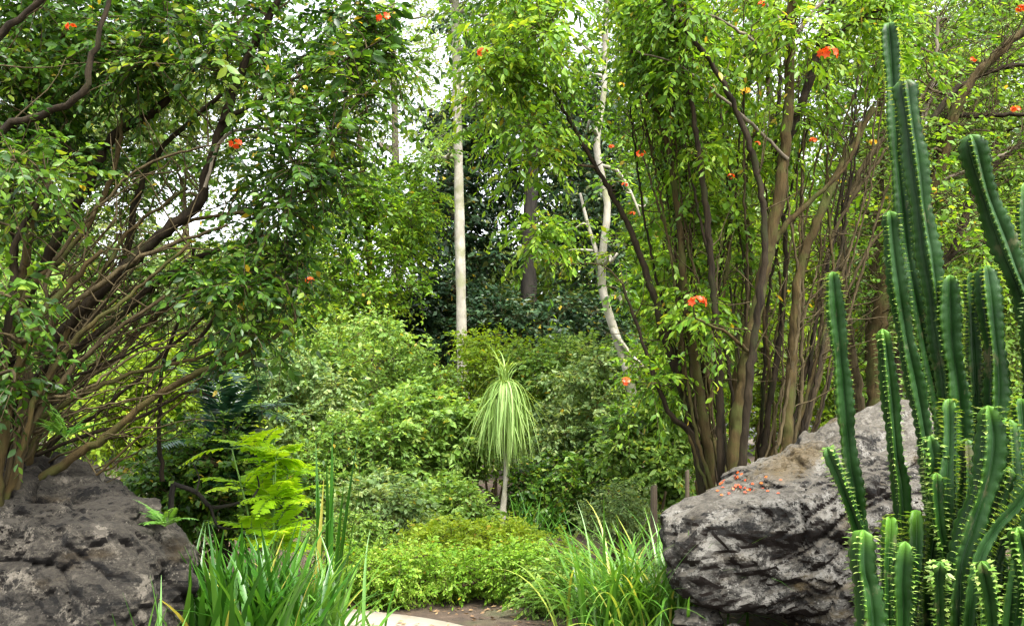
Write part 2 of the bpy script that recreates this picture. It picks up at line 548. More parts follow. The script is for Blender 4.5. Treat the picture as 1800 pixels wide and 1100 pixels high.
def rock_mat(name, base, light, dark, ochre, under, strata_rot, top, lich_amt=.55, streak=None):
    m, n, b, out = mat(name)
    v = coords(n)
    vs_ = coords(n, (1.0, 1.0, 3.0), rot=strata_rot)
    fine = noise(n, 26, 9, .8, v)
    st = noise(n, 3.2, 8, .75, vs_, .8)
    col = ramp(n, [(.36, dark), (.5, base), (.62, light)], st)
    mott = ramp(n, [(.36, (.18, .18, .18)), (.5, (.8, .8, .8)), (.62, (1.7, 1.7, 1.65))], fine)
    col = mixc(n, col, mott, .85, 'MULTIPLY')
    lich = mixc(n, noise(n, 3.6, 5, .6, v, .6), fine, .40)   # crusts of pale lichen
    col = mixc(n, col, tuple(min(1, q * 1.5) for q in light), ramp(n, [(lich_amt, (0, 0, 0)), (lich_amt + .035, (1, 1, 1))], lich))
    vo = n.nodes.new('ShaderNodeTexVoronoi')
    vo.inputs['Scale'].default_value = 38
    n.links.new(v, vo.inputs['Vector'])
    sp = ramp(n, [(.18, (1, 1, 1)), (.32, (0, 0, 0))], vo.outputs['Distance'])
    spm = mixc(n, (0, 0, 0), sp, ramp(n, [(.46, (0, 0, 0)), (.6, (1, 1, 1))], noise(n, 5, 5, .7, v)))
    col = mixc(n, col, tuple(min(1, q * 1.35) for q in light), spm)
    alg = mixc(n, noise(n, 2.6, 5, .6, coords(n, (1, 1, 2.0), rot=strata_rot), .8), fine, .40)   # black algae
    col = mixc(n, col, tuple(q * .8 for q in dark), ramp(n, [(.515, (0, 0, 0)), (.555, (.95, .95, .95))], alg))
    pits = noise(n, 17, 9, .85, coords(n, (1, 1, 1.8), rot=strata_rot))
    col = mixc(n, col, tuple(q * .4 for q in dark), ramp(n, [(.54, (0, 0, 0)), (.60, (.9, .9, .9))], pits))
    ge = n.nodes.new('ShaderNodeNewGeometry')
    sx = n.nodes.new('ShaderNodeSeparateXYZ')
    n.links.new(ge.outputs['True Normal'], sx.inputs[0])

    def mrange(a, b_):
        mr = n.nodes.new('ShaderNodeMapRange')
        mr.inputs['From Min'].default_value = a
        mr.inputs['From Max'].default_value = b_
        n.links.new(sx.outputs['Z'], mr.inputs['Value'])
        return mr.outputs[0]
    # paler tone on the upper faces, near-black brown on those that look down
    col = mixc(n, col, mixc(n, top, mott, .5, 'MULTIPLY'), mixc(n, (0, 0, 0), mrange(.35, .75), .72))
    oc = noise(n, 1.9, 5, .6, coords(n, (1, 1, 2.6), rot=strata_rot))
    col = mixc(n, col, mixc(n, ochre, mott, .5, 'MULTIPLY'), ramp(n, [(.57, (0, 0, 0)), (.68, (.7, .7, .7))], oc))
    if streak is not None:                                 # a rusty stain along the ridge
        tc = n.nodes.new('ShaderNodeTexCoord')
        mp = n.nodes.new('ShaderNodeMapping')
        mp.vector_type = 'TEXTURE'
        mp.inputs['Location'].default_value = streak[0]
        mp.inputs['Rotation'].default_value = streak[1]
        mp.inputs['Scale'].default_value = streak[2]
        n.links.new(tc.outputs['Object'], mp.inputs['Vector'])
        gr = n.nodes.new('ShaderNodeTexGradient')
        gr.gradient_type = 'SPHERICAL'
        n.links.new(mp.outputs[0], gr.inputs['Vector'])
        sm = mixc(n, gr.outputs['Fac'], fine, .5)
        col = mixc(n, col, mixc(n, (.13, .085, .022), mott, .5, 'MULTIPLY'), ramp(n, [(.40, (0, 0, 0)), (.58, (.62, .62, .62))], sm))
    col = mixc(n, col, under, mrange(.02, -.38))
    n.links.new(col, b.inputs['Base Color'])
    b.inputs['Roughness'].default_value = .9
    b.inputs['Specular IOR Level'].default_value = .25
    ad = n.nodes.new('ShaderNodeMath')
    ad.operation = 'ADD'
    n.links.new(fine, ad.inputs[0])
    n.links.new(pits, ad.inputs[1])
    bump(n, b, ad.outputs[0], 1.0, .06)
    return m


M['rock_right'] = rock_mat('rock_right', (.088, .082, .070), (.25, .24, .212), (.011, .011, .0105), (.105, .070, .018), (.014, .008, .005), (0, rad(-14), 0), (.20, .18, .145), .51, STREAK)
M['rock_left'] = rock_mat('rock_left', (.050, .044, .034), (.155, .138, .11), (.006, .006, .0055), (.040, .027, .010), (.007, .005, .0035), (0, rad(28), 0), (.068, .059, .045), .55)


def cactus_mat(name):
    m, n, b, out = mat(name)
    a = n.nodes.new('ShaderNodeAttribute')
    a.attribute_name = 'tone'
    f = noise(n, 9, 5, .6, coords(n))
    base = ramp(n, [(.3, (.003, .017, .0018)), (.7, (.009, .036, .004))], f)
    col = mixc(n, base, (.08, .19, .015), a.outputs['Fac'])
    sc_ = noise(n, 7, 8, .75, coords(n, (1, 1, .6)))
    col = mixc(n, col, (.10, .085, .045), ramp(n, [(.58, (0, 0, 0)), (.66, (.7, .7, .7))], sc_))
    col = mixc(n, col, (.030, .070, .026), ramp(n, [(.48, (0, 0, 0)), (.62, (.45, .45, .45))], noise(n, 2.2, 4, .6, coords(n))))
    n.links.new(col, b.inputs['Base Color'])
    b.inputs['Roughness'].default_value = .42
    b.inputs['Specular IOR Level'].default_value = .14
    b.inputs['Sheen Weight'].default_value = .02
    b.inputs['Sheen Tint'].default_value = (.7, .85, .95, 1)
    bump(n, b, noise(n, 60, 3, .6, coords(n)), .15, .01)
    return m


M['cactus'] = cactus_mat('cactus')


def ground_mat():
    m, n, b, out = mat('soil')
    v = coords(n)
    f = noise(n, 6, 8, .7, v)
    col = ramp(n, [(.3, (.022, .014, .008)), (.55, (.065, .042, .026)), (.75, (.13, .090, .060))], f)
    gr = noise(n, .9, 4, .6, v)
    col = mixc(n, col, (.05, .06, .018), ramp(n, [(.5, (0, 0, 0)), (.66, (.8, .8, .8))], gr))
    n.links.new(col, b.inputs['Base Color'])
    b.inputs['Roughness'].default_value = .95
    bump(n, b, noise(n, 35, 8, .75, v), .8, .03)
    return m


def path_mat():
    m, n, b, out = mat('concrete')
    v = coords(n)
    col = ramp(n, [(.3, (.24, .21, .16)), (.7, (.34, .305, .245))], noise(n, 3, 8, .7, v))
    col = mixc(n, col, (.26, .21, .15), ramp(n, [(.50, (0, 0, 0)), (.64, (.8, .8, .8))], noise(n, 5, 8, .75, v)))
    n.links.new(col, b.inputs['Base Color'])
    b.inputs['Roughness'].default_value = .85
    bump(n, b, noise(n, 90, 5, .7, v), .4, .008)
    return m


M['soil'] = ground_mat()
M['concrete'] = path_mat()

# ------------------------------------------------------------------ setting: ground and path
def build_ground():
    xs = np.concatenate((np.array([-400, -200, -100, -60, -40]), np.linspace(-30, 30, 121), np.array([40, 60, 100, 200, 400])))
    ys = np.concatenate((np.array([-200, -60, -20]), np.linspace(-10, 40, 126), np.array([50, 70, 120, 250, 500, 900])))
    X, Yv = np.meshgrid(xs, ys)
    Z = ground_z(X, Yv)
    V = np.stack((X, Yv, Z), -1).reshape(-1, 3)
    w_ = len(xs)
    i = np.arange(len(ys) - 1)[:, None] * w_
    j = np.arange(w_ - 1)[None]
    f = np.stack((i + j, i + j + 1, i + w_ + j + 1, i + w_ + j), -1).reshape(-1, 4)
    mb = MB()
    mb.add(V, f)
    tag(mb.build('ground', M['soil']), 'brown garden soil under the plants', None, None, 'structure')


def build_path():
    global PATH_C
    PATH_C = c = spline(np.array([(.35, -5, 0), (.1, 2, 0), (-.60, 6.5, 0), (-1.9, 7.93, 0), (-5.0, 8.8, 0), (-12, 10, 0)]), .15)
    t = norm(np.gradient(c, axis=0))
    nrm = np.stack((t[:, 1], -t[:, 0], 0 * t[:, 0]), -1)
    mb = MB()
    offs = (-.8, -.79, -.4, 0, .4, .79, .8)
    rows = []
    for k, o_ in enumerate(offs):
        p = c + nrm * o_
        z = ground_z(c[:, 0] * 0 - .1, c[:, 1]) * 0 + np.maximum(ground_z(p[:, 0], p[:, 1]), .02) + .035
        if k in (0, 6): z = z - .10
        rows.append(np.stack((p[:, 0], p[:, 1], z), -1))
    V = np.stack(rows, 1)
    n_, k_ = V.shape[:2]
    i = np.arange(n_ - 1)[:, None] * k_
    j = np.arange(k_ - 1)[None]
    f = np.stack((i + j, i + j + 1, i + k_ + j + 1, i + k_ + j), -1).reshape(-1, 4)
    mb.add(V.reshape(-1, 3), f)
    tag(mb.build('path', M['concrete']), 'pale concrete garden path', None, None, 'structure')


build_ground()
build_path()


# ------------------------------------------------------------------ boulders
def boulder(name, pts, material, label, seed, sub=6, amp=.06, strat=.05, sdir=(-.3, 0, 1.0), k=26, cat='boulder', group=None, cells=1.5, origin=None):
    """a star-shaped stone: soft intersection of the planes round its corner points, then weathered"""
    pts = np.array(pts, float)
    bm = bmesh.new()
    for p in pts: bm.verts.new(p)
    r = bmesh.ops.convex_hull(bm, input=bm.verts)
    bm.normal_update()
    c = pts.mean(0)
    pl = []
    for f in bm.faces:
        nn = np.array(f.normal)
        d = np.dot(nn, np.array(f.verts[0].co) - c)
        if d < 0: nn, d = -nn, -d
        pl.append((*nn, d))
    bm.free()
    pl = np.array(pl)
    bm = bmesh.new()
    bmesh.ops.create_icosphere(bm, subdivisions=sub, radius=1)
    bm.verts.ensure_lookup_table()
    V = np.array([v.co[:] for v in bm.verts])
    Fc = np.array([[v.index for v in f.verts] for f in bm.faces])
    bm.free()
    q = (V @ pl[:, :3].T) / pl[:, 3][None]
    inv = (np.maximum(q, 0) ** k).sum(1) ** (1 / k)
    P = V / inv[:, None]
    sdir = norm(np.array(sdir))
    sx_ = norm(np.cross(np.array((0, 1.0, 0)), sdir))
    out = np.empty_like(P)
    for i, p in enumerate(P):
        s = Vector(p + seed * 3.7)
        w_ = mnoise.noise_vector(s * 1.3) * .35
        a = mnoise.fractal(s * 2.2 + w_, 1.0, 2.0, 5)
        b = mnoise.ridged_multi_fractal(s * 1.6 + w_, .9, 2.1, 4, 1.0, 2.0)
        h = float(np.dot(sdir, p)) * 5.2 + 1.2 * mnoise.noise(s * 1.1)
        st = abs((h % 1.0) - .5) * 2
        notch = -max(0, .25 - st) * 4 * max(0, mnoise.noise(s * 1.7) + .30)
        q_ = Vector((float(np.dot(p, sx_)) * .75, p[1] * .9, float(np.dot(p, sdir)) * 2.0)) * cells + w_ * 1.6 + Vector((seed, 0, 0))
        dd, pp = mnoise.voronoi(q_)
        e_ = dd[1] - dd[0]
        crack = max(0, .14 - e_) / .14
        ledge = mnoise.noise(pp[0] * 3.1)
        d = amp * a - amp * .4 * (b - 1.0) + strat * .7 * notch + .014 * mnoise.fractal(s * 14, .7, 2.0, 4) - .030 * (mnoise.ridged_multi_fractal(s * 4.5 + w_ * 2, .8, 2.2, 3, 1.0, 2.0) - 1.0)
        d += ledge * strat * 1.1 - crack ** 1.5 * strat * 1.0 * (.4 + max(0, mnoise.noise(s * 1.3 + Vector((5, 0, 0))) * 1.6))
        out[i] = p + V[i] * d
    mb = MB()
    base = np.array((c[0], c[1], pts[:, 2].min())) if origin is None else np.array(origin)
    mb.add(out + c, Fc)
    o = mb.build(name, material, None, base)
    return tag(o, label, cat, group)


R_Y = 7.2
def P_(px, py, Y): return tuple(at(px, py, Y))
boulder('boulder', [
    P_(1160, 905, 6.9), P_(1150, 1000, 6.75), P_(1190, 1055, 6.8), P_(1330, 1100, 6.6), P_(1500, 1110, 6.5), P_(1650, 1100, 6.6),
    P_(1300, 905, 6.6), P_(1420, 860, 6.6), P_(1240, 852, 7.5), P_(1330, 810, 7.7), P_(1450, 752, 7.8), P_(1545, 695, 7.8), P_(1650, 708, 7.9), P_(1735, 800, 7.6),
    P_(1760, 950, 7.0), P_(1720, 1060, 7.0), P_(1560, 840, 6.7), P_(1230, 1010, 8.6), P_(1400, 800, 8.8), P_(1640, 760, 9.0), P_(1700, 1000, 8.8), P_(1400, 1060, 8.8)],
    M['rock_right'], 'big grey lichen-spotted boulder with a sloping top behind the cactus', 2, sub=7, amp=.075, strat=.07, sdir=(-.45, 0, 1.0), k=34, origin=_o)
L_Y = 6.2
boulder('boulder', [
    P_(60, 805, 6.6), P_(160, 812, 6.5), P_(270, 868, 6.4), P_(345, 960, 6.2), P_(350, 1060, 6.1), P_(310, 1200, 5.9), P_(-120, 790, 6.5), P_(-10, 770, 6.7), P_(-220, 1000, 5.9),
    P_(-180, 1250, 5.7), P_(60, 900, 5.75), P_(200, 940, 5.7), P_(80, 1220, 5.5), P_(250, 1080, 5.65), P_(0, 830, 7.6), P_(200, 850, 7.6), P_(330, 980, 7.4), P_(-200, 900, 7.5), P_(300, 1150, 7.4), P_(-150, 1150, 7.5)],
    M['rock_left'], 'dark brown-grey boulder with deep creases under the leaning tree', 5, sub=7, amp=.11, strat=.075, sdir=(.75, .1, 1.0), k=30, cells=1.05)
for (px, py, Y, s, sd_, lb) in ((1225, 1090, 6.9, .17, 1, 'small rough stone half under the big grey boulder'), (1290, 1118, 6.75, .12, 4, 'little brown stone lying in front of the grey boulder')):
    g = np.random.default_rng(sd_)
    c0 = at(px, py, Y)
    boulder('stone', [c0 + norm(g.normal(0, 1, 3)) * np.array((1.2, 1, .75)) * s for _ in range(14)], M['rock_right'], lb, sd_, sub=4, amp=.02, strat=.01, cat='stone')


# ------------------------------------------------------------------ traced wood and foliage
def poly(pts, Y0, Y1=None, w0=20, w1=8, step=.06):
    """pixel polyline -> world points and radii; widths in photo pixels"""
    n = len(pts)
    Y1 = Y0 if Y1 is None else Y1
    t = np.linspace(0, 1, n)
    arr = []
    for (px, py), k in zip(pts, t):
        Y = Y0 + (Y1 - Y0) * k
        arr.append((*at(px, py, Y), (w0 + (w1 - w0) * k) * ppm(Y) * .5))
    s = spline(arr, step)
    return s[:, :3], np.maximum(s[:, 3], .002)


def flower(parent, p, size, seed, gold=False, label=None):
    """a loose cluster of small trumpet flowers"""
    g = np.random.default_rng(seed)
    mb = MB()
    n = 7
    for i in range(n):
        d = norm(g.normal(0, 1, 3) + np.array((0, -.3, .5)))
        c = p + d * size * .45 * np.array((1.4, 1, .7))
        k = 6
        a = np.arange(k) * 2 * math.pi / k + g.uniform(0, 1)
        u = norm(np.cross(d, (.2, .3, .9)))
        v = np.cross(d, u)
        D = np.cos(a)[:, None] * u + np.sin(a)[:, None] * v + d * .35
        leaves(mb, np.repeat(c[None], k, 0), D, np.repeat(d[None], k, 0), size * .42, size * .34, g.uniform(0, .9, k), 'simple')
    o = mb.build('flower', M['petal_gold'] if gold else M['petal'], parent)
    if label: o['label'] = label
    return o


def traced_tree(name, label, cat, base, stems, zones, Y, depth, leafm, barkm, crown, flowers=(), seed=1, group=None, side_twigs=0, stem_name='stem', ws=1.0):
    """stems: (pixel polyline, Y0, Y1, w0, w1[, bark]); each stem is a part; one crown; each flower cluster a part"""
    g = np.random.default_rng(seed)
    root = thing(name, base, label, cat, group)
    sk, sr = [], []
    for k, s in enumerate(stems):
        p, r = poly(s[0], s[1], s[2], s[3] * ws, s[4] * ws)
        p[1:-1] += g.normal(0, .006, (len(p) - 2, 3))
        mb = MB()
        tube(mb, p, r, 9 if s[3] > 14 else 6, rough=.12, seed=k)
        mb.build(stem_name, s[5] if len(s) > 5 else barkm, root)
        i0 = len(p) // 4
        sk.append(p[i0:]); sr.append(r[i0:])
    sk = np.vstack(sk); sr = np.concatenate(sr)
    cs = zone_points(g, zones, Y, depth)
    mb = MB()
    grow(mb, g, sk, sr, cs, .004, .02, mat=1, lift=.05)
    if side_twigs:
        ii = g.integers(0, len(sk), side_twigs)
        for i in ii:
            d = norm(np.array((g.normal(.3, .8), g.normal(0, .6), abs(g.normal(.6, .5)))))
            ln = g.uniform(.25, .9)
            q = sk[i] + d * ln * np.linspace(0, 1, 6)[:, None] + np.cumsum(g.normal(0, .02, (6, 3)), 0)
            q[0] = sk[i]
            tube(mb, q, np.linspace(.007, .002, 6), 4, 1)
    c = dict(ns=12, nl=10, L=.10, W=.045, r=(.3, .5))
    c.update(crown)
    rr = g.uniform(*c.pop('r'), len(cs))
    sprays(mb, g, cs, rr, **c)
    mb.build('crown', [leafm, M['bark_twig']], root)
    for k, f in enumerate(flowers):
        flower(root, at(f[0], f[1], f[2]), f[3] * .7 * ppm(f[2]), seed * 50 + k, len(f) > 4)
    return root


# ---- left leaning tree
LY = 6.6
left_stems = [
    ([(-20, 1000), (20, 800), (80, 640), (130, 560), (250, 440), (345, 360), (365, 300), (392, 210), (430, 115), (492, -5), (520, -60)], LY, LY - .5, 32, 15, M['bark_dark']),
    ([(10, 960), (30, 760), (70, 600), (130, 535), (250, 452), (345, 414), (400, 395)], LY - .3, LY - .5, 20, 6, M['bark_twig']),
    ([(-40, 980), (10, 800), (60, 690), (120, 630), (200, 560), (300, 480), (380, 440), (460, 420)], LY, LY + .2, 30, 9, M['bark_dark']),
    ([(-60, 1000), (0, 885), (110, 818), (200, 755), (270, 700), (350, 655), (430, 622), (470, 600), (520, 560)], LY - .3, LY - .2, 22, 8),
    ([(-60, 900), (0, 795), (50, 748), (110, 712), (200, 668), (300, 640), (420, 608)], LY - .5, LY - .1, 18, 6),
    ([(-70, 900), (-10, 700), (30, 560), (90, 440), (150, 330), (200, 240), (280, 190), (340, 120), (400, 70), (440, 10)], LY + .3, LY, 32, 9, M['bark_dark']),
    ([(-120, 800), (-80, 420), (0, 238), (60, 208), (145, 165), (158, 110), (185, 30), (200, -60)], LY - 1.2, LY - 1.2, 23, 9, M['bark_dark']),
    ([(-90, 300), (-30, 110), (30, 35), (80, -5), (120, -50)], LY - 1.0, LY - 1.0, 22, 12, M['bark_dark']),
    ([(60, 690), (160, 540), (215, 470), (236, 370), (262, 290), (330, 215), (400, 160), (470, 90)], LY + .4, LY + .4, 20, 8, M['bark_dark']),
    ([(385, 215), (450, 178), (512, 140), (600, 110), (690, 60)], LY - .4, LY - .6, 11, 3, M['bark_dark']),
    ([(360, 330), (400, 235), (515, 226), (600, 235)], LY - .4, LY - .3, 9, 3, M['bark_grey']),
    ([(250, 440), (330, 390), (450, 370), (560, 330), (640, 300)], LY - .2, LY - .2, 12, 3),
    ([(300, 640), (380, 560), (450, 470), (540, 400), (600, 340)], LY - .1, LY - .1, 11, 3, M['bark_dark']),
    ([(286, 845), (280, 740), (287, 640), (320, 540), (345, 430)], LY + .7, LY + .6, 10, 6, M['bark_dark']),
    ([(-60, 950), (-20, 760), (20, 600), (50, 430), (60, 260), (95, 120), (130, 0)], LY + .1, LY + .2, 26, 10),
    ([(30, 870), (60, 780), (95, 700), (190, 640), (270, 560), (380, 480), (470, 460)], LY + .2, LY + .3, 16, 5, M['bark_twig']),
    ([(-30, 880), (40, 810), (140, 770), (240, 735), (330, 690), (380, 700)], LY - .1, LY, 12, 4, M['bark_dark']),
    ([(-30, 1050), (-5, 850), (15, 700), (50, 600), (100, 520), (180, 440)], LY - .7, LY - .6, 30, 12),
    ([(0, 1050), (25, 880), (50, 760), (110, 670), (190, 590), (290, 520)], LY - .55, LY - .4, 20, 7, M['bark_twig']),
    ([(-60, 1000), (-30, 820), (-15, 680), (20, 540), (30, 420), (90, 320)], LY - .6, LY - .6, 28, 10, M['bark_dark']),
    ([(-10, 950), (35, 800), (70, 690), (140, 590), (230, 520), (330, 430)], LY - .6, LY - .5, 18, 7),
    ([(40, 900), (70, 720), (110, 600), (180, 480), (235, 400), (330, 330)], LY - .2, LY - .1, 16, 6),
    ([(-40, 900), (0, 700), (10, 600), (60, 500), (140, 420), (200, 300), (215, 200)], LY - .2, LY, 22, 8),
    ([(60, 860), (100, 770), (180, 720), (300, 610), (400, 520), (470, 500)], LY + .1, LY + .2, 12, 5, M['bark_dark']),
    ([(-20, 820), (20, 640), (30, 500), (20, 350), (50, 200), (60, 80)], LY + .3, LY + .3, 18, 8, M['bark_dark']),
    ([(20, 870), (45, 720), (75, 560), (90, 470), (160, 380), (240, 300), (330, 265), (400, 250)], LY - .5, LY - .5, 12, 4, M['bark_twig']),
]
gl = np.random.default_rng(78)
for k in range(36):
    y0 = gl.uniform(640, 900); x0 = gl.uniform(-60, 50); sl_ = gl.uniform(.35, 1.5); ln_ = gl.uniform(220, 480)
    q_ = [(x0 + ln_ * t_ / math.hypot(1, sl_) + gl.normal(0, 12), y0 - ln_ * sl_ * t_ / math.hypot(1, sl_) + gl.normal(0, 12)) for t_ in (0, .3, .6, 1)]
    left_stems.append(([(-10, 950)] + q_, LY + gl.uniform(-.6, .5), LY + gl.uniform(-.6, .6), gl.uniform(5, 12), 3, M[('bark_twig', 'bark_dark', 'bark_twig', 'bark_brown')[k % 4]]))
left_zones = [
    (110, 30, 230, 110, 24), (350, 40, 110, 90, 10), (610, 70, 80, 60, 8), (570, 180, 90, 90, 9), (510, 300, 100, 90, 10), (480, 420, 80, 80, 7, .2),
    (460, 530, 70, 60, 6), (300, 110, 160, 80, 12, .3), (120, 110, 180, 80, 16, .4), (60, 250, 90, 50, 6, .3), (40, 350, 70, 90, 5, -.6), (0, 520, 40, 90, 3, -.5), (250, 320, 120, 60, 3, .7), (230, 560, 110, 60, 2, .7), (130, 420, 120, 70, 2, .6), (120, 240, 150, 60, 8, .5), (60, 180, 100, 60, 6, .3), (300, 480, 90, 70, 2, .5),
    (30, 680, 40, 50, 2, -.6), (-80, 200, 100, 250, 10), (390, 550, 60, 60, 3), (660, 90, 50, 60, 5, -.3)]
traced_tree('flowering_tree', 'many-stemmed tree leaning right over the dark brown boulder, its orange flowers few', 'tree', (*at(-20, 1000, LY)[:2], 0), left_stems, left_zones, LY, .9,
            M['leaf_left'], M['bark_brown'], dict(ns=20, nl=14, L=.072, W=.032, r=(.30, .55), droop=.4, tone=(0, .90), tpl='full'),
            [(125, 47, 5.6, 18), (415, 253, 5.9, 24), (675, 32, 5.8, 26), (545, 493, 6.2, 16), (535, 155, 6.0, 12, 1)], seed=3, side_twigs=320, ws=.8)

# ---- right many-stemmed tree behind the boulder
RY = 9.2
right_stems = [
    ([(1285, 900), (1295, 760), (1315, 620), (1350, 440), (1372, 330), (1385, 200), (1390, 60), (1395, -60)], RY - .5, RY - .6, 36, 22),
    ([(1378, 900), (1385, 760), (1395, 600), (1405, 480), (1432, 400), (1470, 310), (1505, 250), (1535, 190)], RY - .2, RY - .2, 30, 14),
    ([(1240, 900), (1215, 765), (1178, 730), (1150, 660), (1122, 580), (1095, 500)], RY, RY, 18, 6, M['bark_dark']),
    ([(1250, 890), (1200, 690), (1165, 580), (1150, 520), (1110, 410), (1070, 330), (1010, 230), (970, 150)], RY + .2, RY, 24, 7, M['bark_dark']),
    ([(1255, 890), (1235, 720), (1205, 520), (1195, 400), (1170, 240), (1130, 150), (1100, 60)], RY, RY, 24, 8),
    ([(1270, 890), (1262, 640), (1250, 470), (1238, 340), (1215, 180), (1190, 60), (1180, -40)], RY - .4, RY - .5, 20, 9, M['bark_dark']),
    ([(1300, 880), (1320, 640), (1345, 420), (1320, 260), (1262, 130), (1205, 50), (1160, -10)], RY - .9, RY - 1.0, 20, 10, M['bark_dark']),
    ([(1350, 440), (1390, 385), (1440, 340), (1495, 280), (1512, 215)], RY - .5, RY - .6, 16, 8),
    ([(1390, 60), (1345, 5), (1310, -40)], RY - .6, RY - .6, 12, 6, M['bark_grey']),
    ([(1392, 70), (1440, 10), (1480, -40)], RY - .6, RY - .6, 12, 7, M['bark_grey']),
    ([(1380, 260), (1420, 150), (1440, 80), (1462, 0), (1470, -60)], RY - .3, RY - .3, 22, 16, M['bark_dark']),
    ([(1440, 95), (1480, 55), (1560, 8), (1620, -20)], RY - .3, RY - .5, 11, 7, M['bark_dark']),
    ([(1385, 280), (1290, 190), (1200, 120), (1120, 90)], RY - .6, RY - .8, 9, 4, M['bark_grey']),
    ([(1378, 120), (1300, 55), (1210, 15), (1150, 30)], RY - .6, RY - .9, 9, 4, M['bark_grey']),
    ([(1320, 620), (1270, 580), (1225, 560), (1215, 530)], RY - .6, RY - .9, 10, 3),
    ([(1285, 860), (1240, 740), (1250, 700), (1240, 620), (1270, 520), (1285, 380), (1280, 240)], RY + .3, RY + .3, 18, 8),
    ([(1330, 870), (1355, 700), (1375, 560), (1380, 430), (1365, 280), (1370, 120), (1355, 0)], RY + .3, RY + .4, 16, 8, M['bark_dark']),
    ([(1300, 870), (1290, 720), (1300, 600), (1320, 480), (1310, 330), (1330, 200)], RY + .5, RY + .5, 16, 7),
    ([(1410, 870), (1415, 740), (1440, 600), (1450, 470), (1480, 380), (1560, 260), (1640, 140)], RY + .4, RY + .2, 14, 6, M['bark_twig']),
    ([(1360, 880), (1430, 700), (1470, 560), (1540, 420), (1600, 380)], RY + .6, RY + .6, 10, 5, M['bark_twig']),
    ([(1230, 880), (1222, 800), (1190, 640), (1230, 520), (1215, 420), (1205, 300)], RY + .5, RY + .6, 13, 6),
]
gs = np.random.default_rng(77)
for k in range(40):
    x0 = gs.uniform(1205, 1440); x1 = x0 + gs.normal(0, 22) + (x0 - 1310) * .35; x2 = x1 + gs.normal(0, 40) + (x0 - 1310) * .45
    right_stems.append(([(x0 * .5 + 655, 900), (x0, 740), (x1, 520), ((x1 + x2) / 2 + gs.normal(0, 12), 340), (x2, gs.uniform(20, 240))], RY + gs.uniform(-.3, .8), RY + gs.uniform(-.3, .9), gs.uniform(5, 12), 4,
                        M[('bark_brown', 'bark_dark', 'bark_twig')[k % 3]]))
right_zones = [
    (890, 60, 90, 80, 10, -.6), (955, 70, 60, 90, 10, -.3), (890, 190, 70, 60, 6, -.4), (925, 260, 45, 90, 6), (1185, 80, 60, 120, 13, -.3), (1190, 290, 50, 80, 6, .3), (960, 410, 30, 40, 2, .2), (1100, 10, 60, 40, 4, .2),
    (1180, 490, 50, 90, 5, .5), (1250, 40, 150, 80, 14, -.5), (1230, 180, 90, 90, 7, .6), (1290, 330, 80, 80, 3, .8), (1450, 50, 150, 70, 10), (1440, 200, 60, 60, 3, .5), (1250, 580, 70, 40, 2, -.5),
    (1170, 640, 40, 60, 4, .4), (1320, 440, 60, 60, 3, .7), (1560, 40, 120, 80, 7), (1210, 400, 50, 60, 3, .5), (1060, -60, 120, 40, 7), (1260, 400, 60, 90, 2, .8), (1340, 300, 60, 90, 3, .8), (1440, 330, 50, 60, 2, .8), (1300, 680, 90, 60, 2, .9), (1190, 720, 30, 40, 1, .8)]
traced_tree('flowering_tree', 'upright many-stemmed tree with orange flowers, fanning out behind the grey boulder', 'tree', (*at(1300, 900, RY)[:2], .1), right_stems, right_zones, RY, 1.0,
            M['leaf_right'], M['bark_brown'], dict(ns=20, nl=13, L=.092, W=.037, r=(.36, .62), droop=.6, hang=.7, tone=(.10, .95), tpl='full'),
            [(848, 92, 8.0, 20), (1455, 95, 8.0, 34), (1127, 270, 8.3, 16), (1098, 325, 8.3, 11), (1225, 532, 8.0, 32), (1100, 670, 8.4, 20), (1330, 253, 8.2, 12), (1285, 310, 8.2, 12),
             (1075, 258, 8.3, 10), (1340, 8, 8.3, 16), (1430, 247, 8.5, 15), (1092, 150, 8.3, 12, 1), (1310, 160, 8.3, 18, 1), (1112, 375, 8.3, 9)], seed=8, side_twigs=420, ws=.74)

# ---- trees at the right edge, behind the cactus
EY = 10.5
traced_tree('flowering_tree', 'twiggy brown tree behind the tall cactus columns, few orange flowers', 'tree', (*at(1560, 800, EY)[:2], .1), [
    ([(1545, 860), (1540, 700), (1545, 560), (1570, 450), (1640, 330), (1690, 170), (1770, 80), (1850, 20)], EY, EY - .4, 36, 12),
    ([(1560, 860), (1580, 640), (1620, 520), (1680, 430), (1720, 320), (1800, 250)], EY + .2, EY, 22, 9, M['bark_dark']),
    ([(1640, 330), (1660, 215), (1720, 205), (1810, 200)], EY, EY - .4, 12, 8, M['bark_dark']),
    ([(1640, 210), (1690, 150), (1760, 120), (1830, 110)], EY - .3, EY - .3, 12, 6, M['bark_dark']),
    ([(1600, 400), (1640, 330), (1700, 300), (1790, 260)], EY, EY, 8, 5, M['bark_grey']),
    ([(1530, 860), (1500, 640), (1480, 450), (1500, 330), (1560, 240), (1640, 180)], EY + .4, EY + .3, 20, 8, M['bark_twig']),
    ([(1570, 470), (1610, 260), (1640, 140), (1650, 30)], EY + .2, EY + .2, 12, 6, M['bark_grey'])],
    [(1700, 60, 130, 90, 9), (1650, 250, 120, 90, 6), (1760, 200, 80, 120, 6), (1620, 400, 80, 80, 4), (1720, 430, 80, 80, 5), (1560, 150, 60, 80, 4), (1500, 480, 60, 90, 3), (1850, 350, 60, 200, 6)],
    EY, 1.1, M['leaf_right'], M['bark_brown'], dict(ns=11, nl=9, L=.09, W=.045, r=(.4, .7), droop=.3, tone=(.1, .85)),
    [(1785, 193, 9.6, 18), (1795, 15, 9.8, 18), (1710, 105, 9.8, 13), (1535, 250, 9.8, 14, 1), (1640, 335, 9.8, 15, 1)], seed=12, side_twigs=560)


